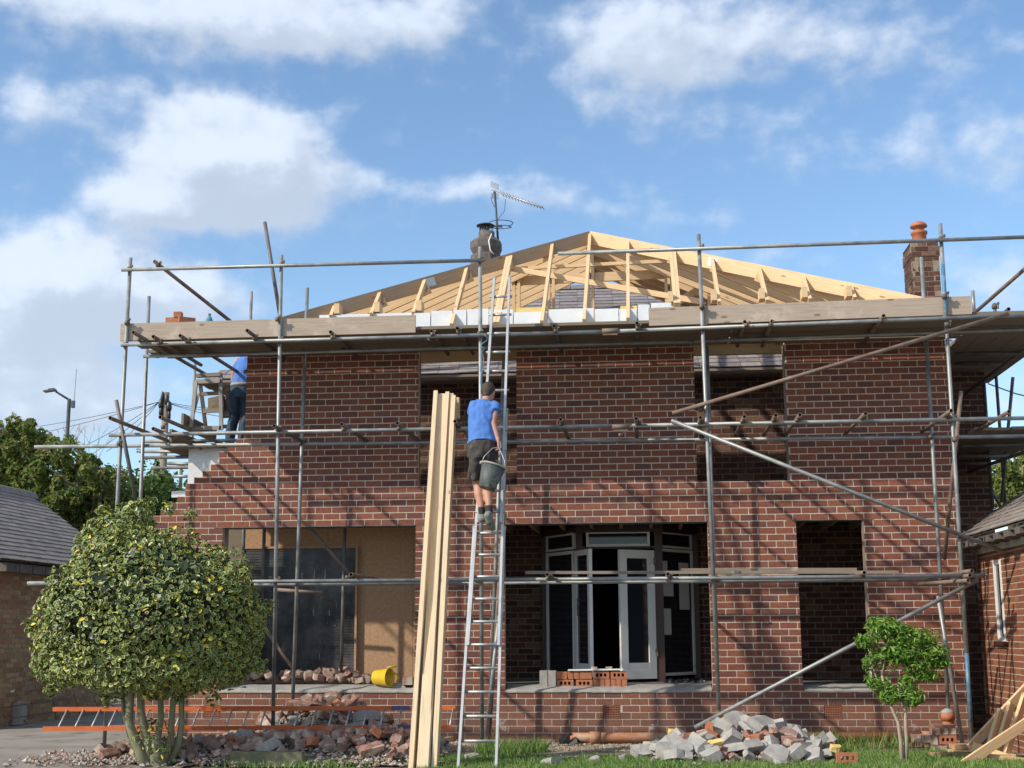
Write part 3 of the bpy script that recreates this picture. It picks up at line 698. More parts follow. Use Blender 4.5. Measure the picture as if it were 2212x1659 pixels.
for x, tail in JX:
    h = on_hip(hl if x < APX.x else hr, x); top = h-Vector((0, 0, .02)); k = (eaveL.z+(eaveR.z-eaveL.z)*(x-eaveL.x)/(eaveR.x-eaveL.x))
    yb = -.36 if tail else -.12; zb = top.z-(top.y-yb)*(top.z-k)/(top.y+.30) if top.y > -.2 else k
    if tail: zb -= .12
    else: zb -= .05
    m_ = MB(); p0 = Vector((x, yb, zb-.0)); p1 = top; d = (p1-p0).normalized(); upn = Vector((1, 0, 0)).cross(d); upn = upn if upn.z > 0 else -upn
    L = (p1-p0).length; m_.obox((p0+p1)/2-upn*.05, d, Vector((1, 0, 0)), upn, L/2, .0225, .05)
    if x in (-1.93, .48): m_.obox((p0+p1)/2-upn*.05+Vector((.048, 0, 0)), d, Vector((1, 0, 0)), upn, L/2, .0225, .05)
    m_.build('jack_rafter', M['pine'], HOUSE)
    if not tail:
        m_ = MB(); zq = zb+.10; m_.obox((x-.06 if x > 0 else x+.07, .05, zq-.0), (0, 1, 0), (1, 0, 0), (0, 0, 1), .12, .035, .07); m_.build('rafter_foot', M['pine'], HOUSE)
# common rafters of the side slopes, and the ridge board
zw = 5.26; xL, xR_ = -5.55, 4.05; RYE = 3.95
m_ = MB(); m_.box(APX.x-.02, APX.x+.02, 2.30, RYE, zA-.24, zA-.03); m_.build('ridge_board', M['pine'], HOUSE)
for i, y in enumerate([.5, .85, 1.2, 1.55, 1.9, 2.3, 2.7, 3.1, 3.5, 3.9]):
    for sd in (-1, 1):
        E_ = Vector((xL if sd < 0 else xR_, y, zw)); T_ = Vector((APX.x+sd*.03, y, zA-.05))
        # rafters in front of the ridge end stop against the hip
        if y < 2.25:
            h0 = hl if sd < 0 else hr; t = (y-h0[0].y)/(h0[1].y-h0[0].y); T_ = h0[0].lerp(h0[1], t)-Vector((0, 0, .08))
            E2 = Vector((xL if sd < 0 else xR_, y, zw)); E_ = E2
        if (T_-E_).length < .3: continue
        m_ = MB(); d = (T_-E_).normalized(); upn = d.cross(Vector((0, 1, 0))); upn = upn if upn.z > 0 else -upn
        m_.obox((E_+T_)/2-upn*.07, d, Vector((0, 1, 0)), upn, (T_-E_).length/2, .0225, .10); m_.build('common_rafter', M['pine'], HOUSE)
# pale underlay on the far part of the right-hand slope
m_ = MB(); q0 = Vector((xR_, 2.5, zw+.07)); q1 = Vector((xR_, 3.95, zw+.07)); q2 = Vector((APX.x+.1, 3.95, zA+.03)); q3 = Vector((APX.x+.1, 2.5, zA+.03)); up_ = Vector((0, 0, .006))
m_.loft([[q0, q1, q2, q3], [p+up_ for p in (q0, q1, q2, q3)]]); m_.build('roof_underlay', M['sark'], HOUSE)
# studs, collars and bracing of the last truss
YT = 2.35
def stud(u, vt, vb, w=.045, Y=YT):
    a, b = P(u, vt, Y), P(u, vb, Y); m_ = MB(); m_.beam((b.x, Y, 5.2), (b.x, Y, a.z), w, .09, (0, 1, 0)); m_.build('roof_stud', M['pine'], HOUSE)
for u, vt in ((1110, 590), (1121, 590), (1186, 575), (1196, 575), (1272, 520), (1281, 520), (1440, 575), (1452, 575), (1532, 600)): stud(u, vt, 662)
def rail(name, u0_, v0_, u1_, v1_, Y0, Y1, w=.045, h=.09):
    a, b = P(u0_, v0_, Y0), P(u1_, v1_, Y1); m_ = MB(); m_.beam(a, b, w, h); m_.build(name, M['pine'], HOUSE)
rail('roof_tie', 1082, 582, 1442, 564, 1.7, 1.7, .045, .05)
rail('roof_tie', 1112, 607, 1440, 592, YT+.07, YT+.07, .045, .14)
rail('roof_brace', 1094, 578, 1515, 652, 1.6, .9, .045, .08)
rail('roof_brace', 1460, 655, 1530, 612, YT-.1, YT+.3, .045, .1)
m_ = MB()
for i in range(6): m_.box(-3.3+i*1.2, -3.3+i*1.2+1.195, .22, 1.1, 5.33, 5.35)
m_.build('shade_board', M['osb'], HOUSE)  # unseen boards added to keep the sun off the old wall
# wall plate, inner beams seen through the upper windows
m_ = MB(); m_.box(-5.35, XR-.02, .17, .27, zr(61)+.002, zr(61)+.075); m_.build('wall_plate', M['pine'], HOUSE)
for (a, b) in ((-3.2, -1.5), (.5, 2.1)):
    m_ = MB(); z1 = P(1000, 768, .9).z; m_.obox(((a+b)/2, .9, z1), (1, 0, 0), (0, 1, 0), (0, 0, 1), (b-a)/2, .04, .085); m_.build('ceiling_beam', M['pine'], HOUSE)
# white insulation blocks standing on the wall head
ib = [(893, 930, 676, 706), (931, 978, 672, 702), (979, 1008, 670, 702), (1009, 1056, 668, 702), (1056, 1108, 670, 702), (1109, 1182, 674, 706), (1184, 1283, 668, 700), (1284, 1336, 668, 700), (1337, 1376, 668, 699), (1377, 1404, 658, 699), (1405, 1450, 655, 668)]
for i, (ua, ub, va, vb) in enumerate(ib):
    Y = -.10; a, b, c = P(ua, va, Y), P(ub, va, Y), P(ua, vb, Y); m_ = MB()
    m_.obox(((a.x+b.x)/2, Y+.06+rnd.uniform(-.004, .004), (max(a.z, b.z)+zr(61)+.004)/2), (1, 0, 0), (0, 1, 0), (0, 0, 1), (b.x-a.x)/2-.004, .06, (max(a.z, b.z)-zr(61)-.004)/2, .004)
    m_.build('insulation_block', M['insul'], HOUSE)
m_ = MB(); q = P(720, 679, -.05); q2 = P(890, 672, -.05); m_.box(P(690, 680, -.05).x, q2.x, -.05, .1, zr(61)+.003, q2.z-.02); m_.build('insulation_block', M['insul'], HOUSE)
for ua, ub, v in ((1113, 1182, 668), (1340, 1376, 664)):
    a, b = P(ua, v, -.02), P(ub, v, -.02); m_ = MB(); m_.box(a.x, b.x, .025, .12, a.z-.05, a.z+.03); m_.build('foam_strip', M['yfoam'], HOUSE)
# first floor: deck over the rooms right of the left bay
m_ = MB(); m_.box(-2.95, XR-.12, .275, 2.19, zr(33)+.18, zr(33)+.22)
m_.build('upper_floor', M['deck'], HOUSE)
m_ = MB()
for i in range(17): x = -2.8+i*.41; m_.box(x, x+.045, .275, 2.185, zr(33)+.02, zr(33)+.179)
m_.build('floor_joists', M['pine2'], HOUSE)
# ---------------------------------------------------------------- scaffold
SCAF = thing('scaffold', (-1.4, -1., 0), 'tube-and-board scaffold of grey steel poles standing across the front of the brick house', 'scaffold')
TR = .0245
couplers = []
def tb(name, p0, p1, m='steel', r=TR, seg=12):
    mb = MB(); mb.tube([p0, p1], r, seg, hollow=True); return mb.build(name, M[m], SCAF)
def clip(p, m='clip', parent=None):
    couplers.append(Vector(p))
FY, RYS = -1.45, -.4
def vert(name, x, y, z0, z1, m='steel', lean=(0, 0)):
    return tb(name, (x, y, z0), (x+lean[0], y+lean[1], z1), m)
fx = [P(282, 557, FY), P(608, 551, FY), P(1037, 533, FY), P(1509, 506, FY), P(2031, 483, FY)]
fb = [(P(250, 1095, FY).x, 0), (P(590, 1560, FY).x, .22), (P(1041, 1250, FY).x, 0), (P(1553, 1535, FY).x, .46), (P(2100, 1610, FY).x, 0)]
for i, (t, (xb, zb)) in enumerate(zip(fx, fb)):
    tb('standard', (xb, FY, zb), (t.x, FY, t.z), 'steel')
# blue painted length of the right-hand standard
t = fx[4]; xb = fb[4][0]
def blue(z0, z1):
    k0, k1 = z0/t.z, z1/t.z; mb = MB(); mb.tube([(xb+(t.x-xb)*k0, FY, z0), (xb+(t.x-xb)*k1, FY, z1)], TR+.0012, 12); mb.build('painted_band', M['blue'], SCAF)
blue(.35, 1.12); blue(4.93, 5.75)
for (ua, va, ub, vb, z0, z1, Y) in [(322, 640, 303, 1095, 0, None, RYS), (664, 622, 633, 1500, .1, None, RYS), (1090, 745, 1055, 1600, 0, None, RYS), (1527, 748, 1548, 1400, .62, None, RYS), (1990, 556, 2050, 1560, 0, None, RYS)]:
    a, b = P(ua, va, Y), P(ub, vb, Y); k = (z0-b.z)/(a.z-b.z); xb_ = b.x+(a.x-b.x)*k
    tb('standard', (xb_, Y, z0), (a.x, Y, a.z), 'steel')
# standards of the side returns
for (u, va, vb, Y, m) in [(543, 630, 925, .75, 'steel'), (421, 785, 1120, .9, 'steel'), (2101, 628, 690, .3, 'steel'), (2148, 655, 690, 1.2, 'dsteel'), (2125, 820, 1100, 2.1-.15, 'dsteel'), (2150, 790, 1090, 2.8, 'dsteel')]:
    a, b = P(u, va, Y), P(u+ (8 if u > 2000 else -6), vb, Y); tb('standard', (a.x, Y, 0. if u < 2000 else (b.z if u > 2110 or u < 2110 else 0)), (a.x, Y, a.z), m)
a, b = P(2188, 815, 2.2), P(2163, 1085, 2.2); tb('brace', b, a, 'dsteel')
a, b = P(2128, 1060-10, 2.0), P(2162, 1090, 2.0); tb('brace', P(2122, 1030, 2.6), P(2160, 1090, 2.6), 'dsteel')
def led(name, u0_, v0_, u1_, v1_, Y, m='steel', flat=True):
    a, b = P(u0_, v0_, Y), P(u1_, v1_, Y)
    return tb(name, a, b, m), a, b
led('guard_rail', 263, 583, 1048, 562, FY-.05); led('guard_rail', 1205, 548, 2330, 508, FY-.05)
led('ledger', 262, 745, 1330, 716, FY-.05); led('ledger', 1320, 716, 2330, 676, FY-.05)
led('ledger', 310, 770, 1520, 737, -.68); led('ledger', 1500, 737.5, 2330, 707, -.72)
led('ledger', 236, 940, 1365, 919, FY-.05); led('ledger', 1330, 920, 2330, 901, FY-.05)
led('ledger', 75, 965.5, 1500, 950, RYS+.05, 'steel'); led('ledger', 1400, 951, 2330, 941, RYS+.05)
led('ledger', 60, 1260, 1120, 1252, FY-.05); led('ledger', 1085, 1252.5, 2126, 1244, FY-.05)
led('ledger', 200, 1266, 1010, 1259.5, RYS+.05); led('ledger', 1000, 1259, 2040, 1252, RYS+.05)
led('ledger', 180+400, 669+10+70+0, 600, 749, RYS) if 0 else None
def transom(u, v, y1=.02, m='dsteel', y0=-1.78, drop=0., dx=0., zt=None):
    a = P(u, v, y0)
    if zt: a = G(u, v, zt)
    if a.y < -2.2: a = P(u, v, -2.1)
    y0 = a.y; return tb('transom', a, (a.x+dx, y1, a.z-drop), m), a
up_t = [(288, 718, 1.0, 'rust'), (331, 727, .25, 'rust'), (389, 725, 1.05, 'rust'), (534, 714, -.05, 'dsteel'), (714, 717, -.05, 'dsteel'), (932, 715, -.05, 'dsteel'), (988, 709, -.05, 'dsteel'), (1197, 704, -.05, 'dsteel'), (1376, 698, -.05, 'dsteel'), (1609, 695, -.1, 'rust'), (1668, 694, -.05, 'rust'), (1909, 682, -.05, 'rust')]
for u, v, y1, m in up_t: transom(u, v, y1, m, zt=5.078+.006*u/1000)
a = P(2165, 680, -1.0); tb('transom', (a.x, -1.3, a.z), (a.x, 1.2, a.z), 'dsteel')
mid_t = [(238, 903, .6, 'rust'), (331, 926, .9, 'rust'), (346, 901, 1.4, 'rust'), (592, 920, -.1, 'dsteel'), (738, 916, -.1, 'dsteel'), (858, 914, -.1, 'dsteel'), (983, 910, -.1, 'rust'), (1211, 906, -.1, 'dsteel'), (1374, 904, -.1, 'dsteel'), (1513, 902, -.15, 'rust'), (1608, 900, -.15, 'rust'), (1676, 897, -.15, 'rust'), (1728, 896, -.15, 'rust'), (1870, 893, -.15, 'rust'), (2055, 887, -.15, 'rust'), (2180, 889, -.15, 'rust')]
for u, v, y1, m in mid_t: transom(u, v, y1, m, zt=3.885)
for u, v, y1, m in [(758, 1241, -.2, 'rust'), (1182, 1241, -.2, 'rust'), (1443, 1240, -.2, 'rust'), (1867, 1237, -.2, 'rust')]: transom(u, v, y1, m)
for (u, v, ul, vl) in [(2100, 1233, 2010, 1247), (2092, 1254, 1985, 1262), (2096, 1243, 2030, 1255)]:
    tb('transom', P(u, v, -1.72), P(ul, vl, -.55), 'rust')
tb('ledger', P(2060, 1247, -1.3), P(2128, 1241, -1.3), 'blue')
# braces
BR = [(1452, 893, 2178, 677, -1.54, -1.54, 'rust'), (1450, 908, 2168, 1192, -1.54, -1.54, 'steel'), (2113, 1252, 1500, 1572, -1.54, -1.54, 'steel'),
      (333, 564, 498, 694, -1.55, -.4, 'rust'), (2240, 558, 2106, 675, -1.5, -.2, 'rust'), (572, 480, 606, 690, -1.2, -1.38, 'dsteel'),
      (251, 864, 297, 1098, -1.56, -1.4, 'dsteel'), (2076, 845, 2040, 1208, -1.1, -.45, 'rust'), (2026, 1287, 2080, 1612, -.95, -.7, 'steel'),
      (745, 1138, 737, 1455, .5, .5, 'dsteel'), (571, 1138, 567, 1300, .5, .5, 'dsteel'), (666, 1136, 755, 1240, .45, .45, 'rust'), (600, 1274, 698, 1281, .4, .4, 'rust'), (560, 1340, 640, 1455, .55, .45, 'rust'),
      (1088, 1110, 1056, 1600, -.75, -.55, 'rust'), (1078, 1330, 1050, 1590, -.9, -.75, 'steel')]
for (ua, va, ub, vb, Ya, Yb, m) in BR: tb('brace', P(ua, va, Ya), P(ub, vb, Yb), m)
# return lift on the left and the right
for y, z in ((.35, 3.87), (1.35, 3.85)):
    a = P(385 if y < 1 else 400, 975, y); tb('ledger', (a.x-.5, y, z-.07), (-5.42, y, z-.07), 'dsteel')
for (u0_, v0_, u1_, v1_, Y) in [(362, 1001, 440, 1003, .9), (372, 1029, 425, 1029, 1.2), (308, 954, 520, 951, .5), (300, 975, 470, 977, .7)]: tb('ledger', P(u0_, v0_, Y), P(u1_, v1_, Y), 'steel')
for (u0_, v0_, u1_, v1_, Y, m) in [(2075, 963, 2330, 957, 1.0, 'steel'), (2070, 985, 2180, 984, 1.7, 'steel'), (2068, 1001, 2140, 1001, 2.0-.1, 'dsteel'), (2065, 763, 2200, 764, .9, 'dsteel'), (2065, 785, 2177, 786, 1.6, 'dsteel')]:
    tb('ledger', P(u0_, v0_, Y), P(u1_, v1_, Y), m)
tb('ledger', P(2240, 735, .6), P(2085, 850, 1.9), 'dsteel'); tb('ledger', P(2240, 967, .8), P(2090, 1020, 1.9), 'dsteel')
# couplers: small clamps where poles cross
def coup(u, v, Y=FY-.03, s=1.):
    c = P(u, v, Y); mb = MB(); mb.smooth = False; j = lambda: rnd.uniform(-.004, .004)
    mb.tube([c+Vector((-.026, 0, j()))*s, c+Vector((.026, 0, j()))*s], .031*s, 8)
    mb.tube([c+Vector((0, -.01, -.026))*s, c+Vector((0, -.01, .026))*s], .030*s, 8)
    mb.tube([c+Vector((.035, -.03, -.03))*s, c+Vector((.04, -.03, .055))*s], .008, 5); mb.obox(c+Vector((.038, -.03, .035)), (1, 0, 0), (0, 1, 0), (0, 0, 1), .014, .014, .01)
    mb.build('coupler', M['clip'], SCAF)
for u, v in [(280, 582), (608, 572), (1037, 562), (1512, 537), (2032, 517), (275, 697), (600, 690), (1516, 663), (2040, 640), (270, 745), (605, 737), (1036, 721), (1518, 709), (2042, 686), (342, 574),
             (262, 940), (1042, 922), (1527, 916), (2058, 905), (597, 932), (598, 1255), (1540, 1249), (2090, 1243), (1513, 884), (1526, 935), (2075, 1158), (1552, 1540), (2094, 1258), (2062, 949), (2045, 702), (258, 958), (2148, 663)]: coup(u, v)
for u, v in [(301, 734), (344, 741), (405, 738), (550, 731), (718, 729), (934, 722), (990, 717), (1200, 715), (1377, 709), (1612, 703), (1664, 702), (1903, 693), (352, 923), (600, 928), (742, 928), (862, 926), (990, 921), (1213, 915), (1376, 914), (1511, 912), (1603, 910), (1671, 908), (1722, 907), (1862, 902), (2050, 900), (1184, 1248), (1445, 1247), (1862, 1243)]: coup(u, v, FY-.09, .8)
for u, v in [(340, 770), (740, 757), (1340, 940), (650, 958), (1540, 947), (2010, 944), (1548, 1252), (640, 1262), (2035, 1252), (530, 803), (1030, 1255), (750, 1247), (1055, 1585), (1060, 1590), (2020, 1290), (1610, 732), (1905, 722)]: coup(u, v, RYS-.02, .8)
for u, v in [(1318, 715), (1340, 922)]:
    c = P(u, v, FY-.07); mb = MB(); mb.tube([c-Vector((.1, 0, 0)), c+Vector((.1, 0, 0))], .033, 10); mb.obox(c-Vector((0, 0, .04)), (1, 0, 0), (0, 1, 0), (0, 0, 1), .09, .012, .012); mb.build('sleeve_coupler', M['rust'], SCAF)
# boards of the top lift
zq = P(600, 737, FY).z; zdk = 5.125
bl = [(-6.62, -2.75), (-2.74, 1.15), (1.16, 5.2)]
for i in range(6):
    y = -1.372+i*.231
    for j, (a, b) in enumerate(bl):
        a2, b2 = a+rnd.uniform(-.05, .04)*(j > 0), b+rnd.uniform(-.02, .02)
        if j == 0: a2 += .12*((i*3) % 2)
        mb = MB(); mb.obox(((a2+b2)/2, y+(.1115 if i < 5 else .12), zdk+.019+rnd.uniform(-.002, .003)+(.006 if j == 1 else 0)), (1, rnd.uniform(-.001, .001), 0), (0, 1, 0), (0, 0, 1), (b2-a2)/2, .1115 if i < 5 else .08, .019)
        mb.build('scaffold_board', M['deck'], SCAF)
def toe(ua, va, ub, vb, Y, hh=.225, m='toe'):
    a, b = P(ua, va, Y), P(ub, vb, Y); mb = MB(); mb.beam(a-Vector((0, 0, hh/2)), b-Vector((0, 0, hh/2)), .036, hh); mb.build('toe_board', M[m], SCAF)
toe(262, 700, 898, 681, FY+.045); toe(1401, 666, 2096, 640, FY+.045)
# returns: short decks
def deck(x0, x1, y0, y1, z, n, m='deck', name='scaffold_board'):
    for i in range(n):
        a = x0+(x1-x0)*i/n; b = x0+(x1-x0)*(i+1)/n-.008
        mb = MB(); mb.box(a, b, y0+rnd.uniform(-.06, .06), y1+rnd.uniform(-.1, .1), z, z+.038); mb.build(name, M[m], SCAF)
zR = zdk+.045
deck(4.15, 5.35, -.25, 3.4, zdk+.0, 5); deck(4.25, 5.4, -.1, 3.2, 3.90, 5)
deck(-6.55, -5.45, .0, 1.9, 3.88, 5)
mb = MB(); a = P(377, 930, .0); mb.beam((a.x, -.15, 4.02), (a.x+.08, 1.6, 4.0), .036, .2); mb.build('toe_board', M['deck'], SCAF)
mb = MB(); a, b = P(394, 905, .2), P(470, 925, 1.0); mb.beam(a, (a.x+.05, 1.5, a.z-.05), .036, .16); mb.build('toe_board', M['oldwood'], SCAF)
# rope tied to the left stile
mb = MB(); c = P(1046, 724, FY-.1); pts = [c+Vector((.05*math.sin(i*1.3), -.03*math.cos(i*1.1), -i*.035)) for i in range(6)]+[c+Vector((-.03+.02*math.sin(i), .02, -.2-i*.08)) for i in range(12)]
mb.tube(pts, .007, 6); tag(mb.build('blue_rope', M['rope']), 'blue rope knotted round the pole beside the ladder under the top lift', 'rope')
# loose tubes and battens on the lower lift
for (ua, va, ub, vb, Y, lb) in [(1136, 1237, 1940, 1236, -1.2, 'long dusty timber batten lying along the lower scaffold rail'), (1470, 1231, 1850, 1230, -1.05, 'shorter timber batten lying behind the long one on the lower scaffold rail')]:
    a, b = P(ua, va, Y), P(ub, vb, Y); mb = MB(); mb.beam(a, b, .07, .035); tag(mb.build('timber_batten', M['oldwood']), lb, 'batten', 'battens on the lower rail')

# ---------------------------------------------------------------- things on the scaffold
def plain_brick(name, c, rz, m, lb, group, holes=False, rx=0., cat='brick', sz=(.215, .1025, .073)):
    """brick centred at c; holes run through its height"""
    L_, W_, H_ = sz; mb = MB()
    if holes:   # plate with three holes in plan, faces towards local z
        xs_ = [-L_/2, -.068, -.036, -.016, .016, .036, .068, L_/2]
        for i in range(7):
            if i % 2 == 0: mb.box(xs_[i], xs_[i+1], -W_/2, W_/2, -H_/2, H_/2)
            else: mb.box(xs_[i], xs_[i+1], -W_/2, -.02, -H_/2, H_/2); mb.box(xs_[i], xs_[i+1], .02, W_/2, -H_/2, H_/2)
    else: mb.obox((0, 0, 0), (1, 0, 0), (0, 1, 0), (0, 0, 1), L_/2, W_/2, H_/2, .0025)
    o = mb.build(name, m, base=False); o.location = Vector(c); o.rotation_euler = (rx, 0, rz); tag(o, lb, cat, group); return o
c = P(380, 692, -.9); zt = zdk+.04
zt = P(380, 700, -.9).z-.03
for dx, dz, rz, lb in [(-.06, 0, .1, 'lower left brick of the small pile on the top lift'), (.12, 0, -.3, 'lower right brick of the small pile on the top lift'), (.03, .15, .05, 'topmost brick of the small pile on the top lift'), (-.02, .075, .0, 'middle left brick of the small pile on the top lift'), (.14, .075, .6, 'middle right brick of the small pile, turned askew on the top lift')]:
    plain_brick('loose_brick', (c.x+dx, -.9+rnd.uniform(-.02, .02), zt+dz), rz, M['newbrick'], lb, 'bricks on the top lift', sz=(.215 if dz < .1 else .10, .1025, .073))
mb = MB(); c = P(452, 695, -.8); mb.lathe((c.x, -.8, c.z-.1), [(0, 0), (.045, .01), (.047, .12), (.03, .16), (.018, .175), (.018, .19)], seg=14); bt = mb.build('water_bottle', M['glass' if 0 else 'rope']); tag(bt, 'pale blue plastic bottle standing on the top lift behind the toe board', 'bottle')
mb = MB(); mb.lathe((c.x, -.8, c.z-.1), [(.02, .19), (.02, .21), (0, .212)], seg=10); mb.build('cap', M['ladblue'], bt)

# aluminium extension ladder
def ladder(u_bl, u_br, v_b, u_tl, u_tr, v_t, Yb, Yt):
    L = thing('extension_ladder', P((u_bl+u_br)/2, v_b, Yb), 'three-section aluminium ladder leaning from the lawn up to the top lift', 'ladder')
    def line(ub, vb, ut, vt, ya, yb_): return P(ub, vb, ya), P(ut, vt, yb_)
    secs = [(1659, 1140, .0, 0), (1395, 890, -.05, 1), (1130, 600, -.10, 2)]
    def yy(v): return Yb+(Yt-Yb)*(v_b-v)/(v_b-v_t)
    def ul(v): return u_bl+(u_tl-u_bl)*(v_b-v)/(v_b-v_t)
    def ur(v): return u_br+(u_tr-u_br)*(v_b-v)/(v_b-v_t)
    for va, vb, off, k in secs:
        va2 = 1676 if k == 0 else va
        for uf, sg in ((ul, -1), (ur, 1)):
            ins = (3.5*k)*(-sg) if k else 0
            a, b = P(uf(va2)+ins, va2, yy(va2)+off), P(uf(vb)+ins, vb, yy(vb)+off); mb = MB(); mb.beam(a, b, .028, .065, (0, 1, 0)); mb.build('stile', M['alu'], L)
            mb = MB(); mb.obox(b+Vector((0, 0, .0)), (1, 0, 0), (0, 1, 0), (0, 0, 1), .018, .036, .02); mb.build('end_cap', M['alud'], L)
    # rungs every 0.25 m
    a, b = P(ul(1655), 1655, yy(1655)), P(ul(602), 602, yy(602)); n = int((b-a).length/.255)
    for i in range(1, n):
        z = a.z+(b.z-a.z)*i/n; lo, hi = 602., 1655.
        for _ in range(30):
            md = (lo+hi)/2
            if P(ul(md), md, yy(md)).z > z: lo = md
            else: hi = md
        v = (lo+hi)/2; off = 0 if v > 1395 else (-.05 if v > 1130 else -.10)
        mb = MB(); p, q = P(ul(v), v, yy(v)+off), P(ur(v), v-.5, yy(v)+off); q.z = p.z; mb.tube([p, q], .016, 10); mb.build('rung', M['alud'], L)
    return L
LAD = ladder(990, 1072, 1659, 1061, 1107.5, 600, -3.35, -1.62)

# long planks leaning on the middle lift
TP = [((961, 852), (913, 1672), .22, .045, 0., -3.26, 'tall pale plank, rear left of the bundle leaning on the scaffold'), ((943, 851), (889, 1672), .05, .16, 0., -3.36, 'tall pale plank edge on, at the far left of the leaning bundle'),
      ((968, 853), (920, 1672), .045, .15, 0., -3.38, 'tall plank turned edge on in the middle of the leaning bundle'), ((981, 861), (939, 1672), .055, .16, 0, -3.36, 'tall bright plank at the right of the leaning bundle'),
      ((937, 1252), (915, 1672), .13, .04, 0, -3.44, 'short plank leaning in front of the bundle, reaching half way up'), ((925, 1458), (912, 1672), .12, .04, 0, -3.49, 'shortest plank leaning at the foot of the bundle')]
for (t_, b_3, w, th, _, Yb, lb) in TP:
    def yq(v): return Yb+(-1.60-Yb)*(1672-v)/(1672-905)
    a, b = P(b_3[0], b_3[1], yq(b_3[1])), P(t_[0], t_[1], yq(t_[1])); mb = MB(); mb.beam(a, b, w, th, (0, 1, 0)); tag(mb.build('timber_plank', M['pineL']), lb, 'plank', 'planks leaning on the scaffold')
mb = MB(); c = P(984, 882, -1.35); mb.obox(c, (1, 0, 0), (0, 1, 0), (0, 0, 1), .05, .05, .13); tag(mb.build('timber_offcut', M['pine']), 'short timber block fixed beside the tops of the leaning planks', 'timber offcut')

# orange ladder on its side
OL = thing('orange_ladder', P(540, 1574, -1.85), 'orange ladder with blue bands lying on its side on the rubble before the wall', 'ladder')
ra, rb = P(93, 1574, -1.85), P(975, 1571, -1.85); ta, tb_ = P(115, 1532, -1.55), P(984, 1529, -1.55)
for nm, a, b in (('rail', ra, rb), ('rail', ta, tb_)):
    mb = MB(); mb.beam(a, b, .028, .05); ro = mb.build('stile', M['orange'], OL)
    for k0, k1 in (((.807, .905) if a is ra else (.845, .89)),):
        
        for q0_, q1_ in ((k0, k1),): mb = MB(); mb.beam(a.lerp(b, q0_), a.lerp(b, q1_), .031, .053); mb.build('blue_band', M['ladblue'], ro)
n = 24
for i in range(n):
    k = (i+.9)/n; mb = MB(); mb.tube([ra.lerp(rb, k), ta.lerp(tb_, k-.001)], .011, 7); mb.build('rung', M['alud'], OL)
# ---------------------------------------------------------------- garages
def garage_left():
    Xw = G(110, 1553, 0).x; yn, yf = PX(-30, 1400, Xw).y, PX(232, 1400, Xw).y
    ze_ = PX(110, 1221, Xw+.25).z
    root = thing('garage', (Xw-1.5, 1, 0), 'tan brick garage with a slate roof at the left edge, behind the clipped holly', 'garage')
    mb = MB(); n_ = int((ze_+.0)/.075)
    def rows(a, b): return lambda r_: [(a, b)]
    brickwork(mb, rows(yn, yf), 0, n_, (Xw, 0, 0), (0, 1, 0), (1, 0, 0), H=.075, z0=-.03, jit=.002)
    brickwork(mb, rows(Xw-5, Xw), 0, n_, (0, yf, 0), (1, 0, 0), (0, 1, 0), H=.075, z0=-.03, jit=.002)
    mb.build('wall', [M['tbrick'], M['omortar']], root)
    rd = PX(68, 1072, Xw-2.3); rise = rd.z-ze_
    e0, e1 = Vector((Xw+.28, yn-.3, ze_)), Vector((Xw+.28, yf+.35, ze_)); h0, h1 = Vector((Xw-2.3, yn-.3, rd.z)), Vector((Xw-2.3, rd.y, rd.z))
    w0, w1 = Vector((Xw-4.9, yn-.3, ze_)), Vector((Xw-4.9, yf+.35, ze_))
    mb = MB(); mb.cur = 1; mb.add([e0, e1, h1, h0], [(0, 1, 2, 3)]); mb.add([e1, w1, h1], [(0, 1, 2)]); mb.add([w1, w0, h0, h1], [(0, 1, 2, 3)])
    mb.cur = 0; slates(mb, e0, e1, h0, h1, .16, .26, .012, .004)
    rf = mb.build('roof', [M['slate2'], M['deck']], root)
    mb = MB(); 
    for i in range(16):
        a, b = h0.lerp(h1, i/16), h0.lerp(h1, (i+.98)/16)
        mb.loft([[p+Vector((dx, 0, dz)) for dx, dz in ((.16, -.06), (.10, .06), (0, .09), (-.1, .06), (-.16, -.06))] for p in (a, b)], False, False)
    mb.build('ridge_tiles', M['slate2'], rf)
    mb = MB(); y = yn
    while y < yf+.2:
        mb.box(Xw+.02, Xw+.24, y, y+.42, ze_-.16, ze_-.03); y += .455
    mb.build('eaves_tiles', M['chim'], rf)
    mb = MB(); mb.box(Xw+.002, Xw+.05, yn, yf, ze_-.05, ze_+.02); mb.build('fascia', M['deck'], rf)
    return Xw, yf
GLX, GLY = garage_left()
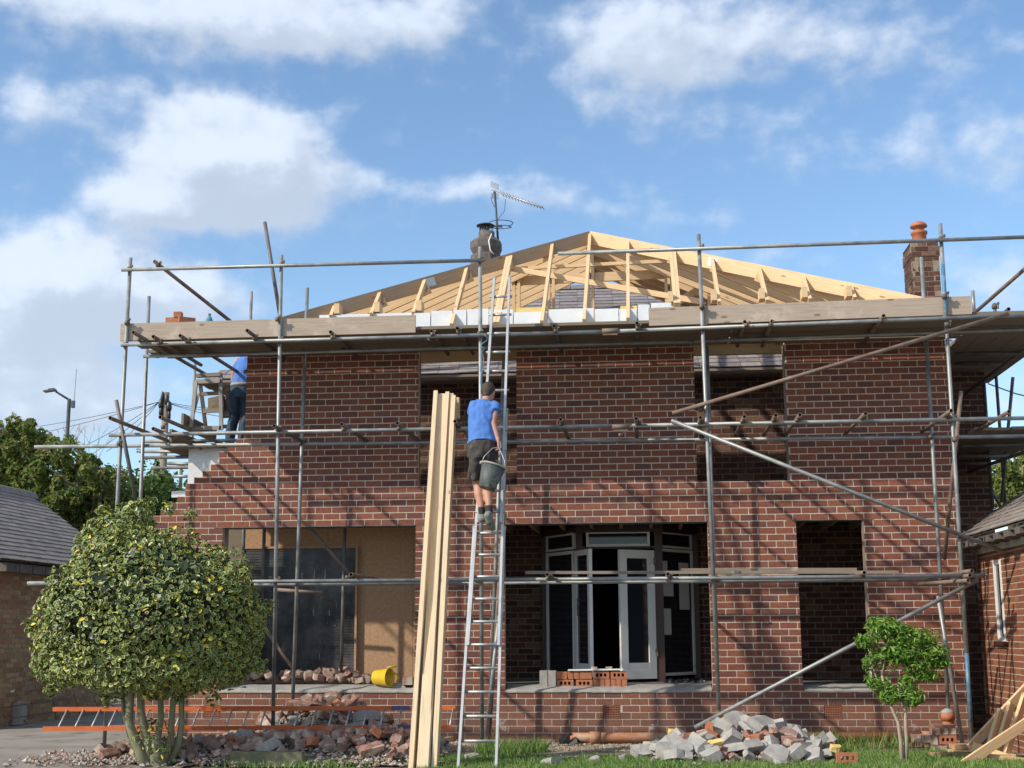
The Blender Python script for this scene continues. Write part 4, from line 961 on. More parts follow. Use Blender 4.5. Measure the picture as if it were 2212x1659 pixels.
def garage_right():
    Yf = .45; Xw = P(2113, 1300, Yf).x; yn = -5.5; ze_ = PX(2113, 1160, Xw-.2).z
    root = thing('garage', (Xw+1.5, -1, 0), 'red brick garage with a tall narrow window and slate roof at the right edge', 'garage')
    wa, wb = PX(2152, 1300, Xw).y, PX(2168, 1300, Xw).y; wa, wb = min(wa, wb), max(wa, wb)
    zt, zb = PX(2158, 1208, Xw).z, PX(2163, 1380, Xw).z; H = .075
    r0_, r1_ = int((zb+.03)/H), int((zt+.03)/H)
    mb = MB()
    brickwork(mb, lambda r_: cut([(yn, Yf)], [(wa, wb)] if r0_ <= r_ < r1_ else []), 0, int(ze_/H), (Xw, 0, 0), (0, 1, 0), (-1, 0, 0), H=H, W=.225, z0=-.03, jit=.0015)
    brickwork(mb, lambda r_: [(Xw, Xw+4)], 0, int(ze_/H), (0, Yf, 0), (1, 0, 0), (0, 1, 0), H=H, z0=-.03)
    mb.build('wall', [M['gbrick'], M['gmortar']], root)
    z0_, z1_ = -.03+H*r0_, -.03+H*r1_
    mb = MB(); t = .05
    mb.box(Xw-.012, Xw+.04, wa, wa+t, z0_, z1_); mb.box(Xw-.012, Xw+.04, wb-t, wb, z0_, z1_); mb.box(Xw-.011, Xw+.04, wa+t, wb-t, z1_-t, z1_); mb.box(Xw-.011, Xw+.04, wa+t, wb-t, z0_, z0_+t)
    wf = mb.build('window', M['whitep'], root)
    mb = MB(); mb.box(Xw+.01, Xw+.02, wa+t, wb-t, z0_+t, z1_-t); mb.build('pane', M['glass'], wf)
    mb = MB(); mb.box(Xw-.05, Xw-.013, wa-.06, wb+.06, z0_-.05, z0_); mb.build('sill', M['brownwood'], wf)
    sl_ = .62; e0, e1 = Vector((Xw-.3, yn-.3, ze_)), Vector((Xw-.3, Yf+.25, ze_)); h0, h1 = e0+Vector((2.6, 0, 2.6*sl_)), e1+Vector((2.6, 0, 2.6*sl_))
    mb = MB(); mb.cur = 1; mb.add([e0, e1, h1, h0], [(3, 2, 1, 0)]); mb.cur = 0; slates(mb, e0, e1, h0, h1, .15, .25, .012, .004)
    rf = mb.build('roof', [M['slate2'], M['deck']], root)
    mb = MB(); mb.obox((h1+e1)/2-Vector((0, .02, .08)), h1-e1, (0, 1, 0), Vector((0, 0, 1)), (h1-e1).length/2, .03, .06); mb.build('verge_board', M['deck'], rf)
    mb = MB(); mb.box(Xw-.02, Xw-.002, yn, Yf, ze_-.17, ze_-.02); mb.box(Xw-.26, Xw-.021, yn, Yf+.2, ze_-.035, ze_-.02); mb.build('fascia', M['fascia'], rf)
    y = yn
    while y < Yf: mb = MB(); mb.box(Xw-.27, Xw-.03, y, y+.22, ze_-.10, ze_-.036); y += .46; mb.build('rafter_end', M['chim'], rf)
    return Xw
GRX = garage_right()
# distant roof between garage and holly
dh = thing('distant_house', P(180, 1170, 14), 'distant house with a brown pantile roof just visible over the garage eaves', 'house')
a, b = P(125, 1149, 14), P(240, 1149, 14); mb = MB(); mb.cur = 0
z = a.z; e0, e1 = Vector((a.x-1, 12.2, z-1.2)), Vector((b.x+1, 12.2, z-1.2)); slates(mb, e0, e1, Vector((a.x-1, 14, z)), Vector((b.x+1, 14, z)), .28, .24, .02, .004)
mb.build('roof', M['obrick'], dh); mb = MB(); mb.box(a.x-.8, b.x+.8, 12.4, 15.6, -.03, z-1.15); mb.loft([[(a.x-.8, 12.4, z-1.15), (a.x-.8, 15.6, z-1.15), (a.x-.8, 14, z-.05)], [(b.x+.8, 12.4, z-1.15), (b.x+.8, 15.6, z-1.15), (b.x+.8, 14, z-.05)]]); mb.build('wall', M['omortar'], dh)

# ---------------------------------------------------------------- street furniture
Y = 24; p = P(142, 1000, Y); t = P(143, 862, Y); SLr = thing('street_lamp', (p.x, Y, 0), 'slim grey street lamp with one arm rising behind the trees at the left', 'street lamp')
mb = MB(); mb.tube([(p.x, Y, -.03), (p.x, Y, 3), (p.x, Y, t.z)], [.10, .075, .06], 10); mb.build('pole', M['lamp'], SLr)
q = P(108, 846, Y); mb = MB(); mb.tube([(p.x, Y, t.z-.03), (p.x-.35, Y, t.z+.08+.1), (q.x+.2, Y, q.z)], .035, 8); mb.build('arm', M['lamp'], SLr)
mb = MB(); mb.obox((q.x, Y, q.z+.03), (1, 0, .12), (0, 1, 0), (-.12, 0, 1), .19, .10, .03); mb.obox((q.x+.05, Y, q.z+.085), (1, 0, .12), (0, 1, 0), (-.12, 0, 1), .10, .07, .015); mb.build('lamp_head', M['lamp'], SLr)
mb = MB(); mb.obox((p.x+.14, Y, t.z-.18), (1, 0, 0), (0, 1, 0), (0, 0, 1), .05, .05, .12); mb.tube([(p.x+.17, Y, t.z-.1), (p.x+.19, Y, t.z+1.0)], .008, 5); mb.build('sensor_box', M['lamp'], SLr)
Y = 16; p = P(351, 1040, Y); t = P(349, 848, Y); TPr = thing('telegraph_pole', (p.x, Y, 0), 'wooden telegraph pole with black fittings behind the left end of the scaffold', 'telegraph pole')
mb = MB(); mb.tube([(p.x, Y, -.03), (p.x, Y, t.z)], [.13, .085], 12); mb.build('pole', M['pole'], TPr)
mb = MB()
for dx, dz, r_ in ((-.10, -.30, .07), (.12, -.38, .08), (.05, -.2, .06), (-.09, -.5, .06), (.13, -.6, .05), (-.07, -.12, .05)): mb.lathe((p.x+dx, Y-.08, t.z+dz-.15), [(0, 0), (r_*.8, .02), (r_, .1), (r_*.8, .24), (0, .3)], seg=10)
mb.build('insulator_cluster', M['black'], TPr)
def wire(u0_, v0_, Y0, u1_, v1_, Y1, sagv, lb, r=.008):
    a, b = P(u0_, v0_, Y0), P(u1_, v1_, Y1); n = 16
    pts = [a.lerp(b, i/n)-Vector((0, 0, sagv*4*(i/n)*(1-i/n))) for i in range(n+1)]; mb = MB(); mb.tube(pts, r, 5); o = mb.build('overhead_wire', M['wire'], TPr)
    return o
for u1_, v1_, Y1 in ((-60, 938, 26), (-60, 962, 26), (130, 985, 24), (150, 1010, 22), (230, 975, 20), (520, 878, 22), (540, 905, 22), (500, 886, 24)): wire(344, 868 if u1_ < 300 else 864, 16, u1_, v1_, Y1, .12, '')
# right-hand overhead cable
a, b = P(2135, 829, 6), P(2260, 866, 3); mb = MB(); mb.tube([a, (a+b)/2-Vector((0, 0, .03)), b], .012, 5); tag(mb.build('overhead_cable', M['wire']), 'black cable crossing the sky between the two lifts at the right edge', 'cable')

# television aerial on the left chimney
Y = 6.7; ml = P(1078, 540, Y); mt_ = P(1068.5, 411, Y)
AN = thing('tv_aerial', (ml.x, Y, ml.z), 'television aerial with many cross rods and a ring on a mast beside the left chimney', 'aerial')
mb = MB(); mb.tube([(ml.x, Y, ml.z-.12), mt_], .022, 8); mb.build('mast', M['lamp'], AN)
a, b = P(1063, 410, Y), P(1172, 448, Y-.9); mb = MB(); mb.tube([a, b], .016, 6); mb.build('boom', M['alud'], AN)
d = (b-a).normalized(); sd = d.cross(Vector((0, 0, 1))).normalized(); mb = MB()
for i in range(14):
    c = a.lerp(b, .2+.8*i/13); l = .085-.002*i; w_ = sd*.75+Vector((0, 0, .66)); mb.tube([c-w_*l, c+w_*l], .007, 5)
mb.build('cross_rods', M['alud'], AN)
mb = MB(); c = a+d*.08
for s in (-1, 1):
    for k in range(6): c2 = c+Vector((0, 0, s*.04)); mb.tube([c2+sd*(-.11)+Vector((.0, 0, s*.02*k)), c2+sd*.11+Vector((.0, 0, s*(.02*k+.03))) ], .004, 4)
mb.build('reflector', M['alud'], AN)
mb = MB(); c = P(1082, 490, Y)
def arc(z, r_, a0, a1, yy=0): return [c+Vector((r_*math.cos(R(a_)), r_*.9*math.sin(R(a_)), z)) for a_ in np.linspace(a0, a1, 14)]
mb.tube(arc(.07, .23, -160, 60), .008, 6); mb.tube(arc(-.02, .19, -190, 10), .008, 6); mb.tube(arc(.02, .21, 20, 170), .008, 6)
mb.beam(c+Vector((-.24, 0, .03)), c+Vector((.03, 0, .0)), .03, .03); mb.build('ring_aerial', M['lamp'], AN)
mb = MB(); mb.tube([P(1066, 416, Y), P(1061, 432, Y), P(1068, 447, Y)], .005, 4); mb.tube([P(1092, 430, Y), P(1090, 455, Y), P(1073, 478, Y)], .005, 4); mb.build('cable', M['wire'], AN)
mb = MB(); mb.tube([P(1062, 505, 6.25), P(1056, 520, 6.2), P(1059, 540, 6.2), P(1066, 549, 6.2)], .012, 6); tag(mb.build('white_cable', M['whitep']), 'loose white cable hanging down the face of the left chimney', 'cable')

# ---------------------------------------------------------------- small things by the garages
mb = MB(); a = G(8, 1563, 0); z_ = .0
def slab(name, u0_, v0_, u1_, v1_, Y, th, mt, lb, cat, lean=0, base=None):
    a, b = P(u0_, v1_, Y), P(u1_, v0_, Y); z0_ = max(-.01, a.z) if base is None else base; mb = MB(); mb.obox(((a.x+b.x)/2, Y, (z0_+b.z)/2), (1, 0, 0), (0, 1, 0), (0, 0, 1), (b.x-a.x)/2, th/2, (b.z-z0_)/2, .008)
    return tag(mb.build(name, M[mt]), lb, cat)
YS = G(20, 1566, 0).y
slab('stone_slab', -16, 1519, 24, 1566, YS, .22, 'toe', 'pale stone block at the left edge, under the white tub', 'stone block', base=0)
slab('stone_slab', 27, 1519, 53, 1562, YS+.15, .2, 'conc', 'grey stone block standing just right of the one under the white tub', 'stone block', base=0)
c = P(6, 1518, YS); mb = MB(); mb.lathe((c.x, YS, c.z), [(0, 0), (.13, 0), (.15, .16), (.165, .165), (.165, .185), (.14, .186), (.13, .03), (0, .03)], seg=20); wb = tag(mb.build('white_tub', M['whitep']), 'small white plastic tub on the pale stone block at the left edge', 'tub')
c = P(38, 1512, YS+.1); mb = MB(); mb.obox((c.x, YS+.15, P(38, 1519, YS+.15).z+.025), (1, .2, 0), (-.2, 1, 0), (0, 0, 1), .10, .05, .022, .006); tag(mb.build('loose_brick', M['rub']), 'red brick lying on top of the grey stone block by the left garage', 'brick')
# steel reinforcing mesh leaning against the garage wall
MSH = thing('steel_mesh', (GLX+.2, 1, 0), 'rusty steel reinforcing mesh leaning against the tan garage wall', 'steel mesh')
mb = MB(); us = [0, 40, 70, 107, 163, 205, 236, 265]; pts = {}
for i, (u, vt) in enumerate([(8, 1545), (42, 1540), (109, 1462), (160, 1498), (205, 1512), (236, 1515), (265, 1520)]):
    b_4 = PX(u, 1300, GLX+.16); top = PX(u, vt, GLX+.06); mb.tube([(GLX+.2, top.y, .0), (GLX+.05, top.y, top.z)], .008, 5)
for z in (.12, .30, .5, .68):
    y0_ = PX(0 if z < .4 else 60, 1500, GLX+.1).y; y1_ = PX(265 if z < .4 else (205 if z < .6 else 165), 1500, GLX+.1).y; mb.tube([(GLX+.19-.13*z, y0_, z), (GLX+.19-.13*z, y1_, z+.03)], .007, 5)
mb.build('mesh_rods', M['clip'], MSH)

# ---------------------------------------------------------------- rubble
def chunk(kind, sd):
    r_ = random.Random(sd); bm = bmesh.new(); sx, sy, sz = {'brick': (.215, .10, .068), 'half': (.12, .10, .068), 'block': (.22, .2, .10), 'slab': (.3, .16, .09), 'lump': (.12, .10, .08)}[kind]
    bmesh.ops.create_cube(bm, size=1.); bmesh.ops.scale(bm, vec=(sx, sy, sz), verts=bm.verts)
    # knock corners off with random planes
    for _ in range({'brick': 2, 'half': 4, 'block': 3, 'slab': 3, 'lump': 7}[kind]):
        n = Vector([r_.uniform(-1, 1) for _ in range(3)]).normalized(); ext = abs(n.x)*sx/2+abs(n.y)*sy/2+abs(n.z)*sz/2
        g_ = bm.verts[:]+bm.edges[:]+bm.faces[:]
        bmesh.ops.bisect_plane(bm, geom=g_, plane_co=n*ext*r_.uniform(.55, .82), plane_no=n, clear_outer=True)
        bmesh.ops.holes_fill(bm, edges=[e for e in bm.edges if e.is_boundary], sides=0)
    bmesh.ops.triangulate(bm, faces=bm.faces[:]); bmesh.ops.subdivide_edges(bm, edges=bm.edges[:], cuts=1)
    for v in bm.verts: v.co += Vector([r_.uniform(-.003, .003) for _ in range(3)])
    vs = [tuple(v.co) for v in bm.verts]; fs = [tuple(v.index for v in f.verts) for f in bm.faces]; bm.free(); return vs, fs
def proto(kind, sd, m):
    v, f = chunk(kind, sd); mb = MB(); mb.add(v, f); me = mb.build('tmp', m, base=False); me_ = me.data; bpy.data.objects.remove(me); return me_
PR = {}
for k_, kinds, m_ in (('red', ('brick', 'half', 'half', 'lump'), 'rub'), ('brown', ('brick', 'half', 'half', 'lump', 'lump'), 'rub2'), ('grey', ('block', 'slab', 'half', 'lump', 'block'), 'block'), ('orange', ('brick', 'half'), 'newbrick'), ('foam', ('half', 'slab'), 'yfoam')):
    PR[k_] = [proto(q, i*13+len(k_), M[m_]) for i, q in enumerate(kinds)]
NAMEK = {'red': ('broken_brick', 'brick rubble'), 'brown': ('broken_brick', 'brick rubble'), 'grey': ('broken_block', 'block rubble'), 'orange': ('broken_brick', 'brick rubble'), 'foam': ('foam_chunk', 'foam chunk')}
def piece(kind, loc, rot, sc, lb, group):
    n, c = NAMEK[kind]; o = bpy.data.objects.new(n, rnd.choice(PR[kind])); COL.objects.link(o); o.location = loc; o.rotation_euler = rot; o.scale = (sc,)*3
    tag(o, lb, c, group); return o
def mound(pk):
    return lambda x, y: sum(h*math.exp(-((x-cx)/rx)**2-((y-cy)/ry)**2) for cx, cy, rx, ry, h in pk)
LM = mound([(-4.3, -.85, .7, .35, .34), (-3.6, -.85, .7, .35, .38), (-5.2, -2.1, .9, .6, .09), (-3.0, -2.35, .5, .45, .21), (-3.9, -2.5, 1.0, .42, .21), (-3.9, -1.7, 1.3, .5, .08), (-6.0, -2.7, .7, .5, .05)])
RM = mound([(1.08, -1.8, .40, .45, .34), (1.60, -1.95, .40, .45, .16), (.45, -2.05, .42, .4, .14), (1.0, -2.4, .7, .35, .12)])
def bed(name, f, x0, x1, y0, y1, mt, lim=.02):
    mb = MB(); nx, ny = 50, 30; mb.smooth = True
    for j in range(ny+1):
        for i in range(nx+1):
            x, y = x0+(x1-x0)*i/nx, y0+(y1-y0)*j/ny; mb.v.append((x, y, f(x, y)*.82-.03+rnd.uniform(-.008, .008)))
    for j in range(ny):
        for i in range(nx): a = j*(nx+1)+i; mb.face([a, a+1, a+nx+2, a+nx+1])
    o = mb.build(name, mt, base=False); o['kind'] = 'stuff'; return o
def grains(name, f, n, x0, x1, y0, y1, mt, smin, smax, thr=.03, seed=1, kind='stuff', lab=None):
    r_ = random.Random(seed); mb = MB(); k = 0
    while k < n:
        x, y = r_.uniform(x0, x1), r_.uniform(y0, y1); h = f(x, y)
        if h < thr*r_.random()*2: k += .2; continue
        k += 1; s = r_.uniform(smin, smax)*(1 if r_.random() < .8 else 1.5); o = len(mb.v); c = Vector((x, y, h*.85+s*.15))
        ps = [Vector([r_.uniform(.6, 1.)*q*s for q in d_]) for d_ in ((1, 0, 0), (-1, 0, 0), (0, 1, 0), (0, -1, 0), (0, 0, .8), (0, 0, -.6))]
        a = r_.uniform(0, 6.28); ca, sa = math.cos(a), math.sin(a)
        mb.v += [(c.x+p.x*ca-p.y*sa, c.y+p.x*sa+p.y*ca, c.z+p.z) for p in ps]
        for t in ((0, 2, 4), (2, 1, 4), (1, 3, 4), (3, 0, 4), (2, 0, 5), (1, 2, 5), (3, 1, 5), (0, 3, 5)): mb.face([o+q for q in t])
    o = mb.build(name, mt, base=False); o['kind'] = kind; return o
bed('rubble_dust', lambda x, y: LM(x, y), -6.3, -2.3, -3., -.25, M['gravel']); bed('rubble_dust', lambda x, y: RM(x, y), .1, 2.7, -2.9, -1.0, M['gravel'])
grains('rubble_grit', lambda x, y: LM(x, y), 7500, -7.2, -2.3, -3.4, -.3, M['stone'], .012, .040, .03, 3)
grains('rubble_grit', lambda x, y: RM(x, y), 1800, .0, 2.8, -3.0, -1.0, M['stone'], .012, .035, .03, 4)
grains('gravel_stones', lambda x, y: .012, 3800, -2.5, 1.1, -1.5, -.15, M['gravel'], .008, .018, -1, 5)
def heap(f, n, x0, x1, y0, y1, mix, lb, group, smin=.75, smax=1.25, thr=.05, seed=2, up=.035):
    r_ = random.Random(seed); k = 0; tries = 0; placed = []
    while k < n and tries < 40000:
        tries += 1; x, y = r_.uniform(x0, x1), r_.uniform(y0, y1); h = f(x, y)
        if h < thr or r_.random() > min(1, h*6+.35): continue
        if any((x-a)**2+(y-b)**2 < d_*d_ for a, b, d_ in placed): continue
        kind = mix[int(r_.random()*len(mix))]; sc = r_.uniform(smin, smax)*(.55 if kind == 'foam' else 1)
        d_ = (.095 if kind != 'grey' else .125)*sc; placed.append((x, y, d_))
        q = (x-x0)/(x1-x0); zx = ['at its left end', 'left of its middle', 'in its middle', 'right of its middle', 'at its right end'][min(4, int(q*5))]
        zy = 'near the front' if (y-y0)/(y1-y0) < .36 else ('at the back' if (y-y0)/(y1-y0) > .70 else 'half way back')
        piece(kind, (x, y, h+up*sc), (r_.uniform(-.8, .8), r_.uniform(-.7, .7), r_.uniform(0, 6.28)), sc, lb[kind]+', '+zx+', '+zy, group); k += 1
heap(LM, 235, -6.1, -2.4, -2.9, -.35, ['red', 'brown', 'brown', 'red', 'brown', 'red', 'brown', 'red', 'brown', 'grey', 'brown', 'orange'], {'red': 'red brick lump in the left heap', 'brown': 'brown brick lump in the left heap', 'grey': 'grey block lump in the left heap', 'orange': 'bright orange brick in the left heap'}, 'brick rubble in the left heap', .9, 1.4, seed=5, thr=.04)
heap(RM, 125, -.1, 2.5, -2.9, -1.1, ['grey', 'grey', 'grey', 'red', 'grey', 'orange', 'grey', 'brown', 'red', 'grey', 'grey', 'red', 'foam'], {'red': 'red brick lump in the right heap', 'brown': 'brown brick lump in the right heap', 'grey': 'grey block piece in the right heap', 'orange': 'orange brick in the right heap', 'foam': 'yellow foam chunk in the right heap'}, 'rubble in the right heap', .7, 1.25, .03, 8)
for (u, v, Y, kd, rz, lb) in [(1455, 1583, -1.7, 'foam', .3, 'yellow foam chunk on the left shoulder of the right heap'), (1583, 1548, -1.5, 'foam', .5, 'yellow foam strip on the peak of the right heap'), (1806, 1617, -2.7, 'foam', .2, 'small yellow foam block behind the perforated brick on the grass')]:
    piece(kd, P(u, v, Y), (.3, .1, rz), .9, lb, 'yellow foam pieces')
p = P(597, 1572, -1.2); piece('grey', p, (.2, .1, .1), 1.0, 'square grey block on the heap at the foot of the left pole', 'block at the pole foot')
# bricks of the wall stump and rubble inside the left opening
IM = mound([(-4.6, .55, .45, .3, .12), (-4.1, .6, .35, .25, .08), (-3.6, .6, .3, .2, .03), (-5.2, .5, .3, .3, .09)])
heap(lambda x, y: IM(x, y)+.0, 40, -5.6, -3.3, .3, .85, ['red', 'brown', 'brown', 'brown'], {'red': 'red brick lump inside the left opening', 'brown': 'brown brick lump inside the left opening', 'grey': 'grey block piece inside the left opening'}, 'rubble inside the left opening', .8, 1.2, .02, 9)
for o in [q for q in bpy.data.objects if q.get('group') == 'rubble inside the left opening']: o.location.z += .70
# scattered lumps on the lawn
r_ = random.Random(12)
for u, v, lb in [(1020, 1640, 'grey block lying on the grass between the feet of the aluminium ladder'), (1345, 1644, 'grey lump on the grass, fourth from the ladder'), (1420, 1622, 'grey lump at the left foot of the right heap'), (1190, 1652, 'flat grey lump on the grass, second from the ladder'), (1745, 1605, 'grey lump on the grass just behind the perforated brick'), (1768, 1610, 'grey lump against the right end of the right heap'), (1285, 1648, 'grey lump on the grass, third from the ladder'), (1385, 1640, 'small grey lump on the grass close to the left foot of the right heap'), (1690, 1655, 'grey lump at the bottom edge before the right heap'), (1840, 1592, 'grey lump on the grass left of the small green tree')]:
    g_ = G(u, v, 0); piece('grey', (g_.x, g_.y, .035), (r_.uniform(-.3, .3), r_.uniform(-.3, .3), r_.uniform(0, 6)), r_.uniform(.5, .85), lb, 'loose lumps on the lawn')
p = G(1829, 1655, 0)
def stand_brick(u, v, Y, rz, lb, grp, m='newbrick'):
    c = P(u, v, Y); return plain_brick('perforated_brick', c, rz, M[m], lb, grp, True, R(90))
stand_brick(1829, 1637, -2.85, .05, 'orange perforated brick standing on edge on the grass in front of the right heap', 'single perforated brick')
b_5 = P(505, 1622, -3.0); e_5 = P(658, 1622, -3.0); mb = MB(); mb.box(b_5.x, e_5.x, -3.12, -2.98, -.02, b_5.z)
tag(mb.build('concrete_kerb', mat('mossy_concrete', [(.10, .105, .06), (.17, .165, .10), (.30, .27, .17)], .95, nscale=4, bump=.005)), 'mossy concrete kerb block standing at the bottom edge in front of the brick heap', 'concrete block')
mb = MB(); a, b = P(628, 1518, -.9), P(742, 1531, -.7); mb.beam(a, b, .16, .03); tag(mb.build('timber_board', M['oldwood']), 'dark weathered board lying on top of the left brick heap', 'board')
mb = MB(); a, b = G(932, 1607, 0), G(985, 1601, 0); mb.beam(a+Vector((0, 0, .03)), b+Vector((0, 0, .04)), .06, .05); tag(mb.build('timber_offcut', M['pine']), 'pale timber offcut lying at the wall foot left of the ladder', 'timber offcut')
mb = MB(); a, b = G(905, 1646, 0), G(1000, 1654, 0); mb.beam(a+Vector((0, 0, .015)), b+Vector((0, 0, .015)), .05, .02); tag(mb.build('timber_lath', M['pine']), 'thin pale lath lying on the grass beside the foot of the planks', 'lath')

# yellow tub on the sill
c = P(826, 1452, .14); TB = thing('yellow_tub', (c.x, .14, .66), 'yellow flexible tub lying on its side on the sill of the left opening', 'tub')
ax = Vector((.93, -.36, .02)).normalized(); o_ = Vector((c.x-.11, .19, .685+.116)); mb = MB()
mb.lathe(o_, [(0, 0), (.088, 0), (.095, .01), (.116, .22), (.124, .23), (.120, .234), (.111, .22), (.088, .02), (0, .015)], ax, 26); mb.build('tub_body', M['yellow'], TB)
e = o_+ax*.225; s_, t_ = frame(ax, (0, 0, 1)); mb = MB()
mb.tube([e+Vector((0, 0, .06))+ax*0-s_*.11, e+ax*.05-s_*.11+Vector((0, 0, .03)), e+ax*.07-s_*.12-Vector((0, 0, .02)), e+ax*.03-s_*.13-Vector((0, 0, .06))], .009, 7)
mb.build('handle', M['yellow'], TB); mb = MB(); mb.tube([e+t_*.13+s_*.06, e+ax*.08+t_*.14+s_*.03, e+ax*.08+t_*.14-s_*.03, e+t_*.13-s_*.06], .009, 7); mb.build('handle', M['yellow'], TB)
mb = MB(); a, b = P(1005-80+0, 1490, .1), P(1, 1, .1); a, b = P(415+90, 1492, .12), P(530, 1484, .1); mb.tube([a, b], .018, 10, hollow=True); tag(mb.build('short_pipe', M['dsteel']), 'short dark pipe lying on the white sheet at the left end of the left opening', 'pipe')
mb = MB(); a = P(857, 1484, .2); mb.box(a.x-.2, a.x+.12, .14, .3, .645, .70); tag(mb.build('stone_slab', M['conc']), 'flat dusty slab lying on the sill right of the yellow tub', 'slab')
mb = MB(); a = P(882, 1478, .2); mb.box(a.x-.06, a.x+.07, .10, .3, .71, .81); tag(mb.build('loose_brick', M['rub2']), 'brown brick on the sill at the right jamb of the left opening', 'brick')

# brick stack in the middle opening
YB = .16
def frontbox(u0_, v0_, u1_, v1_, Y, dep, mt, name, lb, cat, grp, jit=.003):
    a, b = P(u0_, v1_, Y), P(u1_, v0_, Y); mb = MB(); mb.obox(((a.x+b.x)/2, Y+dep/2, (a.z+b.z)/2), (1, 0, 0), (0, 1, 0), (0, 0, 1), (b.x-a.x)/2-.002, dep/2, (b.z-a.z)/2-.001, jit); return tag(mb.build(name, M[mt]), lb, cat, grp)
frontbox(1165, 1449, 1183, 1484, YB, .2, 'block', 'grey_block', 'left of the two grey blocks standing at the left end of the brick stack', 'block', 'grey blocks by the brick stack')
frontbox(1184, 1449, 1201, 1484, YB, .2, 'block', 'grey_block', 'right of the two grey blocks, touching the orange brick stack', 'block', 'grey blocks by the brick stack')
def perf(u0_, v0_, u1_, v1_, lb, grp='bricks stacked in the middle opening', Y=YB):
    a, b = P(u0_, v1_, Y), P(u1_, v0_, Y); c = ((a.x+b.x)/2, Y+.037, (a.z+b.z)/2)
    o = plain_brick('perforated_brick', c, 0, [M['newbrick']], lb, grp, True, R(90), sz=((b.x-a.x)-.003, (b.z-a.z)-.002, .073))
    mb = MB(); mb.obox((c[0], Y+.082, c[2]), (1, 0, 0), (0, 1, 0), (0, 0, 1), (b.x-a.x)/2-.012, .006, (b.z-a.z)/2-.012); 
    k = mb.build('brick_back', M['hole'], None, base=False); k.parent = o; k.matrix_parent_inverse = Matrix.Rotation(R(-90), 4, 'X') @ Matrix.Translation(-Vector(c)); return o
perf(1203, 1468, 1239, 1484, 'left holed brick in the bottom row of the stack in the middle opening')
perf(1244, 1468, 1280, 1484, 'right holed brick in the bottom row of the stack in the middle opening')
for i, lb in enumerate(['first', 'second', 'third', 'fourth', 'fifth', 'sixth']):
    frontbox(1282+i*12.3, 1467, 1293.5+i*12.3, 1484, YB+.005*(i % 2), .2, 'newbrick', 'stacked_brick', lb+' brick on end at the right of the bottom row of the stack', 'brick', 'bricks stacked in the middle opening')
for (a_, b_6, lb) in [(1203, 1225, 'leftmost plain brick in the top row of the stack, next to the grey blocks'), (1226, 1238, 'narrow brick end, second in the top row of the stack'), (1239, 1251, 'narrow brick end, third in the top row of the stack'), (1252, 1278, 'broad plain brick in the top row of the stack, left of the holed ones')]:
    frontbox(a_, 1451, b_6, 1467, YB+.004, .2, 'newbrick', 'stacked_brick', lb, 'brick', 'bricks stacked in the middle opening')
perf(1281, 1450, 1316, 1466.5, 'left holed brick in the top row of the stack in the middle opening'); perf(1319, 1450, 1354, 1466.5, 'right holed brick in the top row of the stack in the middle opening')
a, b = P(1227, 1448, YB), P(1346, 1448, YB); mb = MB(); mb.obox(((a.x+b.x)/2, YB+.08, a.z+.006), (1, 0, .01), (0, 1, 0), (0, 0, 1), (b.x-a.x)/2, .1, .008); tag(mb.build('white_board', M['whitep']), 'thin white board lying on top of the orange brick stack', 'board')
for dx, lb in ((-.03, 'left'), (.16, 'right')):
    mb = MB(); mb.obox((a.x+.37+dx, YB+.05, a.z+.03), (1, .3, 0), (-.3, 1, 0), (0, 0, 1), .035, .03, .014, .005); tag(mb.build('pale_stone', M['mortar']), lb+' small pale stone on the white board over the brick stack', 'stone')
mb = MB(); a, b = P(1482, 1483, .25), P(1536, 1474, .3); mb.beam(a, b, .12, .03); tag(mb.build('slab_piece', M['conc']), 'flat grey slab piece on the floor at the right of the middle opening', 'slab')
r_ = random.Random(4); mb = MB()
for i in range(60):
    c = P(1440+r_.random()*75, 1458-r_.random()*6, 1.1); mb.obox((c.x, .9+r_.random()*.4, .64+r_.random()*.09), (1, r_.uniform(-1, 1), .3), (0, 1, 0), (0, 0, 1), .05, .03, .012, .012)
tag(mb.build('black_plastic_bags', M['black']), 'crumpled black plastic sheeting on the floor before the right bay pane', 'plastic sheeting')
mb = MB(); c = P(1381, 1352, 3.4); mb.lathe((c.x, 3.4, c.z-.1), [(0, 0), (.12, .03), (.15, .12), (.12, .22), (0, .25)], seg=16); tag(mb.build('red_ball', mat('red_plastic', [(.5, .03, .06), (.6, .05, .08)], .4)), 'red ball glimpsed through the glass of the right french door', 'ball')

# drain pipe along the wall foot
DP = thing('drain_pipe', P(1560, 1600, -.35), 'orange plastic drain pipe lying along the foot of the wall', 'drain pipe')
a, b = P(1232, 1597, -.4), P(2015, 1584, -.4); a.z = .085; b.z = .10; mb = MB(); mb.tube([a, a+(b-a)*.07, b], .062, 18); mb.build('pipe_length', M['pipe'], DP)
mb = MB(); mb.tube([a+(b-a)*.055, a+(b-a)*.085], .075, 18); mb.tube([b-(b-a)*.03, b], .075, 18); mb.build('pipe_socket', M['pipe'], DP)
mb = MB(); c = b; mb.tube([c+Vector((-.02, 0, 0)), c+Vector((.10, 0, .01)), c+Vector((.17, 0, .07)), c+Vector((.19, 0, .16)), c+Vector((.19, 0, .24))], [.064, .064, .066, .066, .066], 18); mb.tube([c+Vector((.19, 0, .2)), c+Vector((.19, 0, .29))], .082, 18); mb.build('pipe_bend', M['terra'], DP)
mb = MB(); mb.lathe(c+Vector((.19, 0, .285)), [(.08, 0), (.085, .02), (.05, .045), (.02, .06), (0, .05)], seg=12); mb.build('pipe_cover', M['membrane'], DP)
